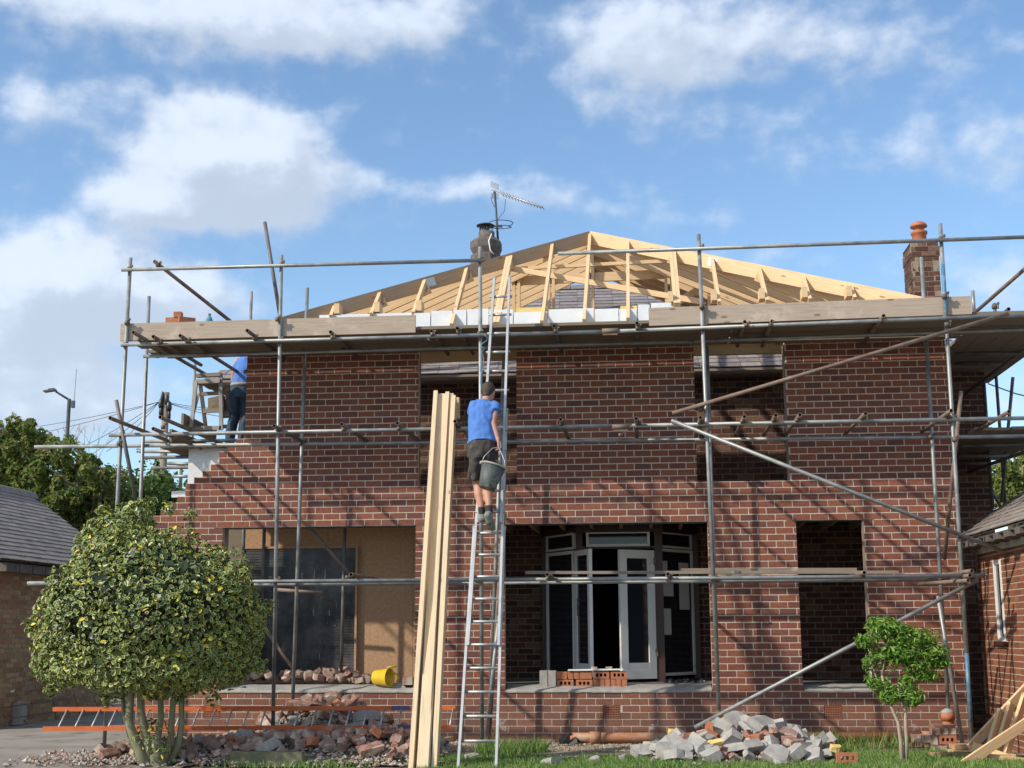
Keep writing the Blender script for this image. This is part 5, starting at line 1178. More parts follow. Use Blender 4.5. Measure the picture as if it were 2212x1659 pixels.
mb = MB(); c = a; mb.obox(c+Vector((-.06, 0, -.02)), (1, 0, .4), (0, 1, 0), (-.4, 0, 1), .08, .06, .05, .02); mb.obox(c+Vector((.02, -.1, -.05)), (1, 0, .4), (0, 1, 0), (-.4, 0, 1), .07, .06, .03, .02); tag(mb.build('black_plastic_wrap', M['black']), 'black plastic wrapped round the open left end of the drain pipe', 'plastic wrap')
# bricks by the right corner
YC = -.75
for i, (ua, va, ub, vb, mt, lb) in enumerate([(2013, 1565, 2031, 1587, 'rub', 'left brick in the upper row of the small stack by the pipe bend'), (2032, 1566, 2047, 1587, 'rub', 'middle brick in the upper row of the small stack by the pipe bend'), (2048, 1566, 2064, 1587, 'rub', 'right brick in the upper row of the small stack by the pipe bend'),
        (2011, 1588, 2026, 1609, 'rub2', 'brown brick at the left of the middle row of the stack by the pipe bend'), (2012, 1610, 2045, 1626, 'rub2', 'dark brick at the bottom left of the stack by the pipe bend'), (1973, 1588, 1990, 1604, 'rub2', 'left of two brown bricks wedged under the drain pipe'), (1991, 1588, 2010, 1604, 'rub2', 'right of two brown bricks wedged under the drain pipe')]):
    frontbox(ua, va, ub, vb, YC, .16, mt, 'stacked_brick', lb, 'brick', 'bricks by the pipe bend', .004)
perf(2029, 1588, 2066, 1608, 'holed orange brick in the stack by the pipe bend at the right corner', 'bricks by the pipe bend', YC)
# timber offcuts and dismantled roof truss at the right
for i, (u, v, Y, L_, rz, dz, lb) in enumerate([(2088, 1612, -1.6, .34, .15, .16, 'topmost square timber offcut of the pile right of the brick stack'), (2085, 1625, -1.7, .36, .05, .09, 'second timber offcut under the topmost one'), (2120, 1632, -1.7, .4, -.3, .10, 'pale timber offcut at the right of the pile'), (2108, 1642, -1.9, .45, -.1, .05, 'long timber offcut stepping down to the grass'), (2060, 1648, -2.0, .5, .05, .03, 'lowest timber offcut lying on the ground'), (2140, 1650, -2.1, .5, .1, .03, 'timber offcut at the bottom right corner under the truss')]):
    c = P(u, v, Y); mb = MB(); ca, sa = math.cos(rz), math.sin(rz); mb.obox((c.x, Y, max(.03, c.z)), (ca, sa, 0), (-sa, ca, 0), (0, 0, 1), L_/2, .09, .026); tag(mb.build('timber_offcut', M['pine' if i % 2 else 'osb']), lb, 'timber offcut', 'timber offcuts by the right garage')
TR_ = thing('timber_truss', P(2170, 1600, -2.2), 'dismantled pale timber truss leaning on the ground against the right garage', 'truss')
for (ua, va, ub, vb, Ya, Yb, w, nm) in [(2094, 1617, 2225, 1478, -1.9, -1.5, .10, 'chord'), (2058, 1668, 2225, 1556, -2.6, -2.3, .10, 'chord'), (2135, 1622, 2162, 1534, -2.0, -1.8, .09, 'strut'), (2152, 1636, 2185, 1520, -2.0, -1.8, .09, 'strut'), (2170, 1640, 2215, 1500, -2.1, -1.8, .08, 'strut'), (2100, 1612, 2215, 1652, -2.0, -2.2, .10, 'strut'), (2130, 1640, 2215, 1650, -2.4, -2.4, .12, 'chord')]:
    mb = MB(); mb.beam(P(ua, va, Ya), P(ub, vb, Yb), .04, w); mb.build(nm, M['pine'], TR_)
mb = MB(); c = P(2150, 1590, -1.2); 
for i in range(4): mb.obox((c.x+.1*i-.1, -1.2, .1+.03*(i % 2)), (1, .3*i, 0), (-.3*i, 1, 0), (0, 0, 1), .1, .05, .034, .004)
# ---------------------------------------------------------------- plants
def leaf_cloud(n, blobs, size, seed, shape='oval', shell=.55, upb=.2, aspect=.5, gap=.0, cup=.12):
    """blobs: (cx, cy, cz, rx, ry, rz, weight). leaves sit near each blob's surface, facing outwards with scatter"""
    r_ = np.random.default_rng(seed); wts = np.array([b[6] for b in blobs], float); wts /= wts.sum()
    bi = r_.choice(len(blobs), n, p=wts); B = np.array([b[:6] for b in blobs])[bi]
    d = r_.normal(size=(n, 3)); d /= np.linalg.norm(d, axis=1)[:, None]
    rr = shell+(1-shell)*r_.random(n)**.6; lump = 1+.10*np.sin(d[:, 0]*7+bi)*np.cos(d[:, 2]*6+bi*2)
    pos = B[:, :3]+d*B[:, 3:]*(rr*lump)[:, None]
    keep = np.sin(pos[:, 0]*6.1+seed)*np.sin(pos[:, 1]*5.3)*np.sin(pos[:, 2]*6.7+1.3) < (1-gap); pos = pos[keep]; d = d[keep]; n = len(pos)
    nn = d*.9+r_.normal(size=(n, 3))*.55+np.array([0, 0, upb]); nn /= np.linalg.norm(nn, axis=1)[:, None]
    t = np.cross(nn, r_.normal(size=(n, 3))); t /= np.linalg.norm(t, axis=1)[:, None]; s = np.cross(nn, t)
    L = size*(.65+.7*r_.random(n)); Wd = L*aspect
    if shape == 'oval':
        prof = [(0, 0, cup*0), (-.5, 0, 0), (-.2, .5, 1), (.2, .45, 1), (.55, 0, .4), (.2, -.45, 1), (-.2, -.5, 1)]
        V = np.stack([pos+t*(a*L)[:, None]+s*(b*Wd)[:, None]+nn*(c*cup*L)[:, None] for a, b, c in prof], 1).reshape(-1, 3)
        k = 7; fs = [(0, 1, 2), (0, 2, 3), (0, 3, 4), (0, 4, 5), (0, 5, 6), (0, 6, 1)]; uvv = [0, 1, 1, 1, 1, 1, 1]
    else:
        prof = [(-.5, 0, 0), (0, .5, .3), (.5, 0, 0), (0, -.5, .3)]
        V = np.stack([pos+t*(a*L)[:, None]+s*(b*Wd)[:, None]+nn*(c*cup*L)[:, None] for a, b, c in prof], 1).reshape(-1, 3)
        k = 4; fs = [(0, 1, 2, 3)]; uvv = [0, 1, 0, 1]
    mb = MB(); mb.v = [tuple(v) for v in V.tolist()]
    for i in range(n):
        for f in fs: mb.f.append(tuple(i*k+q for q in f)); mb.uv.append([(uvv[q], 0) for q in f])
    mb.mi = [0]*len(mb.f); mb.sm = [False]*len(mb.f); return mb
# variegated holly, clipped to a dome
HY = -3.1; hc = P(318, 1318, HY); HB = thing('holly_tree', (hc.x, HY, 0), 'clipped dome of cream-edged variegated holly on several bare stems in the left foreground', 'holly tree')
sc = (hc-CAM).dot(fw)/F
def hb(u, v, ru, rv, w, dy=0, ry=None): c = P(u, v, HY); return (c.x, HY+dy, c.z, ru*sc, (ry or ru)*sc, rv*sc, w)
blobs = [hb(325, 1335, 242, 160, 12, 0, 215), hb(285, 1235, 145, 115, 3.4), hb(350, 1225, 125, 88, 2.2), hb(165, 1405, 88, 80, 1.8, -.1), hb(490, 1370, 84, 112, 2.0), hb(245, 1160, 70, 55, .9), hb(290, 1125, 48, 45, .45),
         hb(175, 1290, 88, 85, 1.3), hb(320, 1435, 215, 62, 3.0), hb(120, 1360, 55, 60, .6), hb(470, 1250, 75, 75, 1), hb(420, 1440, 130, 58, 1.4), hb(255, 1478, 60, 30, .35), hb(345, 1482, 60, 28, .3), hb(130, 1440, 55, 40, .5)]
LV = leaf_cloud(22500, blobs, .053, 3, 'oval', .76, .30, .60, .05, .12)
def merge(a, b):
    o = len(a.v); a.v += b.v; a.f += [tuple(i+o for i in f) for f in b.f]; a.uv += b.uv; a.mi += b.mi; a.sm += b.sm
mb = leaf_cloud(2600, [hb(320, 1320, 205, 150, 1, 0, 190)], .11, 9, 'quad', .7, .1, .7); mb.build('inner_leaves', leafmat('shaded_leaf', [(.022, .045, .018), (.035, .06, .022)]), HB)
# a few stray sprigs
spr = []
r_ = random.Random(3)
for u, v in [(72, 1350), (95, 1440), (228, 1105), (300, 1092), (320, 1085), (420, 1115), (535, 1235), (570, 1310), (565, 1440), (120, 1490), (450, 1510), (330, 1500), (190, 1130), (365, 1095), (260, 1100), (245, 1515), (385, 1508)]:
    b_7 = hb(u, v, 17, 17, 1); spr.append((b_7[0]+0, b_7[1]+r_.uniform(-.2, .2), b_7[2], b_7[3], b_7[4], b_7[5], 1))
merge(LV, leaf_cloud(520, spr, .06, 5, 'oval', .2, .4, .58, 0, .2)); merge(LV, leaf_cloud(220, [hb(330, 1600, 45, 50, 1)], .05, 15, 'oval', .5, .3, .55)); LV.build('crown', M['holly'], HB)
def stem(name, pts, rs, mt, parent):
    mb = MB(); mb.tube(pts, rs, 10); return mb.build(name, mt, parent)
base = [((283, 1480), (278, 1560), (300, 1620), (322, 1672)), ((303, 1450), (305, 1540), (318, 1600), (326, 1672)), ((345, 1460), (348, 1550), (338, 1610), (334, 1672)), ((378, 1470), (372, 1540), (368, 1600), (345, 1672)), ((392, 1470), (392, 1560), (386, 1610), (352, 1672)), ((265, 1490), (268, 1540), (284, 1600), (318, 1668))]
for i, b_8 in enumerate(base):
    yy_ = HY+(-.12+.05*i); top = P(*b_8[0], yy_); pts = [top+Vector((0, 0, .35))]+[P(u, v, yy_) for u, v in b_8]
    pts = pts[::-1]; r0 = [.060, .055, .045, .042, .042, .034][i]; stem('stem', pts, [r0, r0*.9, r0*.75, r0*.7, r0*.55], M['bark'], HB)
mb = MB(); c = P(333, 1655, HY); mb.lathe((c.x, HY, -.03), [(.16, 0), (.12, .08), (.10, .22), (.095, .30), (0, .31)], seg=14); mb.build('stump', M['bark'], HB)

# small green tree at the right
TY = -2.6; tc_ = P(1945, 1430, TY); T2 = thing('small_tree', (P(1950, 1659, TY).x, TY, 0), 'small bright green garden tree with pale twin stems in front of the right wall', 'tree')
def tbk(u, v, ru, rv, w, dy=0): c = P(u, v, TY); s = (c-CAM).dot(fw)/F; return (c.x, TY+dy, c.z, ru*s, ru*s*.9, rv*s, w)
tb2 = [tbk(1908, 1358, 42, 26, 1.5), tbk(1945, 1372, 38, 30, 1.3), tbk(1872, 1385, 28, 18, .7), tbk(1990, 1375, 40, 26, 1.3), tbk(2015, 1410, 38, 22, 1.2), tbk(2030, 1430, 28, 14, .6), tbk(1900, 1430, 40, 32, 1.5), tbk(1935, 1410, 45, 26, 1.4), tbk(1985, 1440, 38, 20, .9), tbk(1895, 1470, 26, 28, .8), tbk(1925, 1500, 30, 22, .8), tbk(1970, 1505, 30, 22, .8), tbk(1962, 1415, 45, 28, 1.2), tbk(1890, 1345, 18, 14, .3), tbk(1960, 1475, 26, 22, .5), tbk(2005, 1460, 30, 14, .5)]
leaf_cloud(6000, [(b[0], b[1], b[2], b[3]*.98, b[4]*.95, b[5]*1.0, b[6]) for b in tb2], .058, 21, 'oval', .12, .7, .30, .30, .12).build('crown', M['leafC'], T2)
tw = [((1950, 1672), (1946, 1600), (1940, 1560), (1918, 1510), (1905, 1460)), ((1957, 1672), (1958, 1600), (1956, 1540), (1952, 1500), (1960, 1440)), ((1918, 1510), (1895, 1470), (1885, 1440)), ((1952, 1500), (1975, 1470), (2000, 1430)), ((1905, 1460), (1915, 1410), (1905, 1370)), ((1960, 1440), (1985, 1410), (1995, 1380)), ((1935, 1550), (1945, 1520), (1940, 1480)), ((1915, 1410), (1890, 1395), (1870, 1388)), ((2000, 1430), (2020, 1420), (2040, 1425))]
for i, pt in enumerate(tw):
    pts = [P(u, v, TY+.02*(i % 3)) for u, v in pt]; n = len(pts); r0 = [.024, .024, .012, .012, .011, .011, .009, .008, .008][i]
    stem('trunk' if i < 2 else 'limb', pts, [r0*(1-.45*j/(n-1)) for j in range(n)], M['bark2'], T2)

# trees beyond
def tree(name, Y, blobs, n, size, mt, lb, seed, trunk_u, cat='tree', gap=.25, grp=None):
    c0 = P(trunk_u, 1100, Y); root = thing(name, (c0.x, Y, 0), lb, cat, grp)
    bl = []
    for u, v, ru, rv, w in blobs:
        c = P(u, v, Y); s = (c-CAM).dot(fw)/F; bl.append((c.x, Y+rnd.uniform(-.8, .8), c.z, ru*s*.85, min(ru, 60)*s, rv*s*.85, w*.5))
        for _ in range(max(2, int(ru*rv/220))):
            a_ = rnd.uniform(0, 6.28); q_ = rnd.uniform(.55, 1.0); k_ = rnd.uniform(9, 19)
            c2 = P(u+ru*q_*math.cos(a_), v+rv*q_*math.sin(a_), Y); bl.append((c2.x, Y+rnd.uniform(-1., .6), c2.z, k_*s, k_*s, k_*s*rnd.uniform(.8, 1.5), w*.5*k_/60))
    leaf_cloud(int(n*1.5), bl, size*.8, seed, 'oval', .35, .35, .6, gap, .2).build('crown', M[mt], root)
    mb = MB(); top = max(b[2] for b in bl); mb.tube([(c0.x, Y, -.05), (c0.x+.1, Y, top*.35), (c0.x-.05, Y, top*.75)], [.17, .12, .05], 8)
    mb.build('trunk', M['bark'], root)
    mb = MB()
    for b in bl[::4]: mb.tube([(c0.x, Y, top*.3+rnd.uniform(0, .8)), ((c0.x+b[0])/2, (Y+b[1])/2, b[2]-.5*b[5]), (b[0], b[1], b[2]+b[5]*.55)], [.07, .04, .012], 6)
    mb.build('limb', M['bark'], root); return root
tree('hawthorn_tree', 11, [(20, 1000, 60, 80, 2), (70, 960, 45, 50, 1.2), (30, 948, 25, 28, .5), (95, 1030, 60, 70, 2), (60, 1080, 90, 60, 2), (92, 948, 18, 20, .3), (-30, 960, 50, 60, 1), (120, 1090, 50, 50, 1), (8, 925, 8, 16, .12)], 11500, .13, 'leafA', 'dense dark green tree behind the ridge of the left garage', 31, 40)
tree('hawthorn_tree', 10, [(165, 1050, 60, 60, 2), (200, 1070, 60, 55, 1.6), (140, 1000, 35, 45, 1), (215, 1020, 38, 30, .8), (240, 1080, 30, 50, .8), (160, 980, 28, 28, .4), (190, 1110, 70, 45, 1.5), (170, 1130, 60, 30, 1)], 9500, .12, 'leafA', 'dense green tree between the left garage and the first scaffold pole', 33, 190)
tree('young_tree', 12, [(310, 1090, 40, 60, 1.5), (350, 1070, 40, 45, 1.2), (290, 1110, 40, 50, 1), (330, 1120, 60, 40, 1.4), (305, 1030, 14, 28, .3), (312, 1000, 7, 22, .15), (280, 1050, 22, 30, .5)], 4600, .11, 'leafB', 'pale green tree with upright shoots behind the second scaffold pole', 35, 320, gap=.3)
tree('young_tree', 13, [(380, 1080, 30, 45, 1), (395, 1050, 12, 28, .3), (365, 1110, 40, 40, 1), (385, 1020, 5, 20, .08)], 2300, .10, 'leafB', 'small pale green tree close to the stepped end of the brick wall', 37, 385, gap=.3)
tree('garden_tree', 11, [(2185, 1030, 40, 55, 1.5), (2215, 1060, 45, 60, 1.2), (2165, 1060, 28, 45, .8), (2210, 985, 22, 35, .5), (2170, 1090, 30, 40, .8)], 5200, .12, 'leafA', 'dark green tree seen under the right lift behind the right garage', 39, 2190, gap=.25)
# bare twigs over the left trees
mb = MB(); r_ = random.Random(6); c = P(160, 1010, 10.6)
def twig(p, d, l, r0, dep):
    q = p+d*l; mb.tube([p, (p+q)/2+Vector((r_.uniform(-.04, .04), 0, .02)), q], [r0, r0*.8, r0*.6], 5)
    if dep: [twig(q, (d+Vector((r_.uniform(-.6, .6), r_.uniform(-.3, .3), r_.uniform(-.1, .4)))).normalized(), l*.72, r0*.6, dep-1) for _ in range(2)]
for dx in (-.25, 0, .3, .5): twig(Vector((c.x+dx, 10.6, c.z-.4)), Vector((r_.uniform(-.5, .5), 0, 1)).normalized(), .55, .014, 3)
tag(mb.build('bare_branches', M['bark2']), 'leafless grey twigs rising above the trees beside the street lamp', 'branches')

# grass
def grass(name, n, fn, seed, hmin=.04, hmax=.10):
    r_ = np.random.default_rng(seed); pts = fn(r_, n); n = len(pts); a = r_.random(n)*6.283; h = hmin+(hmax-hmin)*r_.random(n)**1.5; w = .003+.003*r_.random(n)
    lx, ly = r_.normal(size=n)*h*.35, r_.normal(size=n)*h*.35; dx, dy = np.cos(a)*w, np.sin(a)*w; z = np.zeros(n)-.005
    V = np.stack([np.stack([pts[:, 0]-dx, pts[:, 1]-dy, z], 1), np.stack([pts[:, 0]+dx, pts[:, 1]+dy, z], 1), np.stack([pts[:, 0]+lx*.5+dx*.6, pts[:, 1]+ly*.5+dy*.6, z+h*.6], 1), np.stack([pts[:, 0]+lx, pts[:, 1]+ly, z+h], 1), np.stack([pts[:, 0]+lx*.5-dx*.6, pts[:, 1]+ly*.5-dy*.6, z+h*.6], 1)], 1).reshape(-1, 3)
    mb = MB(); mb.v = [tuple(v) for v in V.tolist()]
    for i in range(n): mb.f.append((i*5, i*5+1, i*5+2, i*5+3, i*5+4)); mb.uv.append([(0, 0)]*5)
    mb.mi = [0]*n; mb.sm = [False]*n; o = mb.build(name, M['grass'], base=False); o['kind'] = 'stuff'; return o
def area(x0, x1, y0, y1, thr=-.2):
    def f(r_, n):
        p = np.stack([r_.uniform(x0, x1, n), r_.uniform(y0, y1, n)], 1)
        m = np.sin(p[:, 0]*2.3+1)*np.cos(p[:, 1]*2.9)+.4*np.sin(p[:, 0]*7)*np.sin(p[:, 1]*6)+r_.normal(size=n)*.3 > thr
        return p[m]
    return f
grass('lawn_grass', 40000, area(-2.4, 4.0, -4.2, -2.15, -.75), 1, .03, .075)
grass('lawn_grass', 11000, area(.9, 4.0, -2.2, -1.35, -.3), 6, .03, .09)
grass('lawn_grass', 3500, area(-2.2, .9, -2.2, -1.75, .1), 7, .02, .06)
grass('grass_tufts', 2200, area(1.9, 3.3, -1.3, -.5, -.1), 2, .08, .24)
grass('grass_tufts', 2600, area(-1.95, -1.2, -2.2, -1.3, -.4), 4, .08, .2)
grass('grass_tufts', 1500, area(-4.6, -2.4, -3.4, -2.7, -.1), 5, .04, .1)
# ---------------------------------------------------------------- people
def limb(mb, pts, side=(1, 0, 0), seg=14, cap=True):
    """pts: (position, half width along side, half depth)"""
    pts = [(Vector(p), a, b) for p, a, b in pts]; n = len(pts); rings = []; side = Vector(side)
    def ring(c, d, a, b):
        s = (side-d*side.dot(d)); s = s.normalized() if s.length > .05 else frame(d)[0]; t = d.cross(s)
        return [c+s*(a*math.cos(q))+t*(b*math.sin(q)) for q in [2*math.pi*k/seg for k in range(seg)]]
    for i, (p, a, b) in enumerate(pts):
        d = (pts[min(n-1, i+1)][0]-pts[max(0, i-1)][0]).normalized()
        if i == 0 and cap:
            m = min(a, b)
            for f, q in ((.95, .25), (.6, .75)): rings.append(ring(p-d*m*f, d, a*q, b*q))
        rings.append(ring(p, d, a, b))
        if i == n-1 and cap:
            m = min(a, b)
            for f, q in ((.6, .75), (.95, .25)): rings.append(ring(p+d*m*f, d, a*q, b*q))
    mb.loft(rings)
def solidify(mb, name, m, parent, vox, smooth=4, disp=None):
    """fuse overlapping volumes of mb into one continuous skin"""
    o = mb.build(name, m, parent)
    bm = bmesh.new(); bm.from_mesh(o.data); bmesh.ops.recalc_face_normals(bm, faces=bm.faces); bm.to_mesh(o.data); bm.free()
    r = o.modifiers.new('r', 'REMESH'); r.mode = 'VOXEL'; r.voxel_size = vox; r.use_smooth_shade = True
    if smooth: s = o.modifiers.new('s', 'SMOOTH'); s.iterations = smooth; s.factor = .5
    dg = bpy.context.evaluated_depsgraph_get(); me = bpy.data.meshes.new_from_object(o.evaluated_get(dg)); o.modifiers.clear()
    old = o.data; o.data = me; bpy.data.meshes.remove(old)
    if disp:
        from mathutils import noise as nz
        amp, sc = disp; co = [v.co.copy() for v in me.vertices]; no_ = [v.normal.copy() for v in me.vertices]
        for v, c, n_ in zip(me.vertices, co, no_):
            q = Vector((c.x*sc, c.y*sc, c.z*sc*.55)); v.co = c+n_*amp*(nz.noise(q)+.6*nz.noise(q*2.3))
    for p_ in me.polygons: p_.use_smooth = True
    if not me.materials: me.materials.append(m)
    return o
def hand(mb, wrist, palmdir, curl, side, sc=1., thumb=1):
    """palm and five curled fingers: palmdir runs wrist -> knuckles, curl is where the finger tips bend to, side spans the knuckles"""
    w, d, c, s = Vector(wrist), nrm(palmdir), nrm(curl), nrm(side)
    limb(mb, [(w, .024*sc, .018*sc), (w+d*.035*sc, .036*sc, .016*sc), (w+d*.08*sc, .041*sc, .015*sc)], s)
    for i, L in enumerate((.068, .078, .073, .058)):
        k = w+d*.082*sc+s*((i-1.5)*.0195*sc); a = k+(d*.75+c*.5)*L*.42*sc; b = a+(c*.95-d*.1)*L*.34*sc; e = b+(c*.35-d*.9)*L*.28*sc
        limb(mb, [(k, .0095*sc, .0095*sc), (a, .009*sc, .009*sc), (b, .0082*sc, .0082*sc), (e, .007*sc, .007*sc)], s, 8)
    k = w+d*.03*sc-s*thumb*.03*sc; a = k+(d*.5-s*thumb*.5+c*.5)*.035*sc; e = a+(d*.5+c*.8+s*thumb*.2)*.032*sc
    limb(mb, [(k, .013*sc, .013*sc), (a, .011*sc, .011*sc), (e, .008*sc, .008*sc)], c, 8)
def head(mb, c, f, u, s, sc=1.):
    """skull, jaw, neck stub, nose, ears, brow; f faces forward, u up, s to the person's right"""
    def L(x, y, z): return c+(s*x+f*y+u*z)*sc
    limb(mb, [(L(0, -.015, .095), .045, .055), (L(0, -.012, .07), .068, .085), (L(0, -.01, .02), .077, .096), (L(0, .005, -.03), .070, .088), (L(0, .022, -.075), .056, .068), (L(0, .040, -.108), .034, .04)], s, 18)
    limb(mb, [(L(0, .085, .012), .010, .010), (L(0, .108, -.022), .013, .014), (L(0, .094, -.032), .016, .009)], s, 8)
    limb(mb, [(L(-.035, .082, .022), .010, .008), (L(.035, .082, .022), .010, .008)], u, 8)
    limb(mb, [(L(-.018, .086, -.058), .006, .006), (L(.018, .086, -.058), .006, .006)], u, 8)
    for q in (-1, 1): limb(mb, [(L(q*.076, -.01, .018), .008, .018), (L(q*.081, -.015, -.005), .009, .019), (L(q*.075, -.008, -.028), .007, .012)], s, 8)

# the climber
CR = thing('person', P(1045, 1125, -2.65), 'person in blue t-shirt, grey shorts and boots climbing the aluminium ladder with a bucket', 'person')
K = lambda u, v, y: P(u, v, y)
mb = MB()
limb(mb, [(K(1041, 985, -2.60), .12, .08), (K(1041, 965, -2.62), .132, .092), (K(1042, 935, -2.57), .122, .085), (K(1044, 900, -2.49), .130, .088), (K(1046, 884, -2.45), .132, .080), (K(1047, 876, -2.43), .10, .05)])
limb(mb, [(K(1047, 878, -2.43), .05, .05), (K(1051, 860, -2.38), .052, .056)])
# right arm hanging straight, holding the bucket
limb(mb, [(K(1067, 879, -2.46), .036, .04), (K(1069, 889, -2.5), .042, .046), (K(1065, 910, -2.56), .040, .043), (K(1065, 916, -2.58), .038, .041), (K(1069, 930, -2.61), .038, .040), (K(1075.5, 950, -2.66), .026, .026)])
hand(mb, K(1076, 950, -2.67), (.10, .02, -1), (-.75, -.2, -.5), (.1, -1, 0), 1.05, 1)
# left arm reaching forward to the ladder
limb(mb, [(K(1025, 880, -2.42), .036, .04), (K(1021, 892, -2.36), .042, .046), (K(1024, 905, -2.28), .038, .04), (K(1040, 897, -2.20), .034, .034), (K(1055, 885, -2.15), .025, .025)])
hand(mb, K(1056, 884, -2.15), (.7, .3, .5), (.3, .6, -.7), (0, -.5, .7), .95, -1)
# legs
limb(mb, [(K(1030, 978, -2.61), .066, .078), (K(1029, 1005, -2.57), .062, .07), (K(1031, 1040, -2.52), .058, .062), (K(1033, 1050, -2.53), .053, .056), (K(1035, 1070, -2.59), .056, .063), (K(1039, 1092, -2.63), .038, .042), (K(1041, 1112, -2.65), .033, .036)])
limb(mb, [(K(1053, 978, -2.61), .066, .078), (K(1053, 1005, -2.56), .062, .07), (K(1052, 1038, -2.50), .058, .062), (K(1052.5, 1048, -2.52), .053, .056), (K(1054, 1068, -2.6), .056, .063), (K(1056, 1088, -2.67), .038, .042), (K(1057, 1106, -2.70), .033, .036)])
limb(mb, [(K(1041, 1115, -2.66), .036, .036), (K(1041, 1120, -2.52), .036, .025)]); limb(mb, [(K(1056, 1108, -2.70), .034, .034), (K(1061, 1128, -2.66), .034, .025)])
f_ = Vector((.28, .86, -.42)).normalized(); s_ = f_.cross(Vector((0, 0, 1))).normalized(); u_ = s_.cross(f_)
hd = K(1055, 850.5, -2.33); head(mb, hd, f_, u_, s_, .98)
solidify(mb, 'body', M['skin'], CR, .0085, 3)
mb = MB()
def HL(x, y, z): return hd+(s_*x+f_*y+u_*z)
limb(mb, [(HL(0, -.014, .110), .044, .055), (HL(0, -.017, .088), .068, .084), (HL(0, -.024, .055), .082, .098), (HL(0, -.036, .02), .082, .086), (HL(0, -.050, -.022), .072, .064), (HL(0, -.056, -.052), .052, .038)], s_, 18)
solidify(mb, 'hair', M['hair'], CR, .007, 2, (.0015, 60))
mb = MB()
limb(mb, [(K(1041.5, 960, -2.62), .178, .145), (K(1041.5, 955, -2.61), .172, .140), (K(1041.5, 947, -2.60), .168, .132), (K(1041, 930, -2.575), .160, .122), (K(1041.5, 905, -2.51), .168, .128), (K(1044, 885, -2.455), .175, .122), (K(1045.5, 874, -2.43), .160, .092), (K(1048, 867, -2.41), .085, .068)], cap=False)
limb(mb, [(K(1063, 874, -2.44), .055, .064), (K(1070, 878, -2.47), .062, .068), (K(1070, 890, -2.51), .062, .068)], cap=False)
limb(mb, [(K(1028, 875, -2.42), .055, .062), (K(1022, 881, -2.40), .060, .066), (K(1020, 894, -2.35), .060, .066)], cap=False)
solidify(mb, 't_shirt', M['shirt'], CR, .010, 3, (.016, 9.))
mb = MB()
limb(mb, [(K(1041, 953, -2.62), .163, .122), (K(1041, 968, -2.62), .172, .132), (K(1041, 988, -2.60), .168, .122)], cap=False)
limb(mb, [(K(1031, 978, -2.61), .092, .112), (K(1028, 1005, -2.58), .088, .104), (K(1026, 1036, -2.535), .080, .090)], cap=False)
limb(mb, [(K(1052, 978, -2.61), .092, .112), (K(1054, 1005, -2.57), .088, .104), (K(1053, 1034, -2.52), .080, .090)], cap=False)
limb(mb, [(K(1016, 1012, -2.6), .03, .05), (K(1015, 1032, -2.58), .03, .05)])
solidify(mb, 'shorts', M['shorts'], CR, .010, 3, (.015, 10.))
for (p0, p1) in (((1040, 1096, -2.64), (1041, 1112, -2.65)), ((1056, 1093, -2.68), (1057, 1110, -2.70))):
    mb = MB(); limb(mb, [(K(*p0), .041, .044), (K(*p1), .040, .042)], cap=False); solidify(mb, 'sock', M['sock'], CR, .008, 2, (.003, 30))
mb = MB(); limb(mb, [(K(1041, 1112, -2.655), .046, .052), (K(1041, 1119, -2.66), .050, .060)], cap=False); limb(mb, [(K(1041, 1122, -2.72), .046, .038), (K(1041, 1121, -2.6), .050, .042), (K(1041, 1120, -2.47), .044, .030)]); solidify(mb, 'boot', M['boot'], CR, .009, 2, (.004, 20))
mb = MB(); limb(mb, [(K(1056, 1109, -2.70), .046, .050), (K(1055, 1115, -2.72), .050, .058)], cap=False); limb(mb, [(K(1053, 1112, -2.76), .046, .036), (K(1058, 1127, -2.72), .050, .036), (K(1063, 1143, -2.64), .042, .026)]); solidify(mb, 'boot', M['boot'], CR, .009, 2, (.004, 20))
# bucket hanging from the hand
BK = thing('builders_bucket', P(1050, 1057, -2.80), 'dusty black bucket with a pale rim and wire handle hanging from the climber\'s hand', 'bucket')
b0, b1 = K(1051, 1056, -2.83), K(1066.5, 1006, -2.80); ax = (b1-b0).normalized(); L_ = (b1-b0).length; mb = MB()
mb.lathe(b0, [(0, 0), (.088, 0), (.094, .006), (.138, L_), (.134, L_), (.09, .02), (0, .02)], ax, 30); mb.build('bucket_body', M['bucket'], BK)
mb = MB(); mb.lathe(b0, [(.137, L_-.014), (.147, L_-.012), (.149, L_+.002), (.144, L_+.009), (.134, L_+.004)], ax, 30); mb.build('rim', M['conc'], BK)
a_, t_ = frame(ax, (0, 1, 0)); e1 = b1-nrm((K(1093, 1015, -2.8)-K(1042, 997, -2.8)))*.142; e2 = b1+nrm((K(1093, 1015, -2.8)-K(1042, 997, -2.8)))*.142
gr = K(1076.5, 966, -2.70); mb = MB(); mb.tube([e1, e1.lerp(gr, .35)+Vector((-.035, -.02, .0)), e1.lerp(gr, .8)+Vector((-.03, 0, .02)), gr, e2.lerp(gr, .8)+Vector((.012, 0, 0)), e2.lerp(gr, .4)+Vector((.02, 0, 0)), e2], .005, 7); mb.build('handle', M['alud'], BK)
for e in (e1, e2): mb = MB(); mb.lathe(e-ax*.012, [(0, -.02), (.02, -.018), (.022, .01), (0, .02)], ax, 12); mb.build('lug', M['conc'], BK)

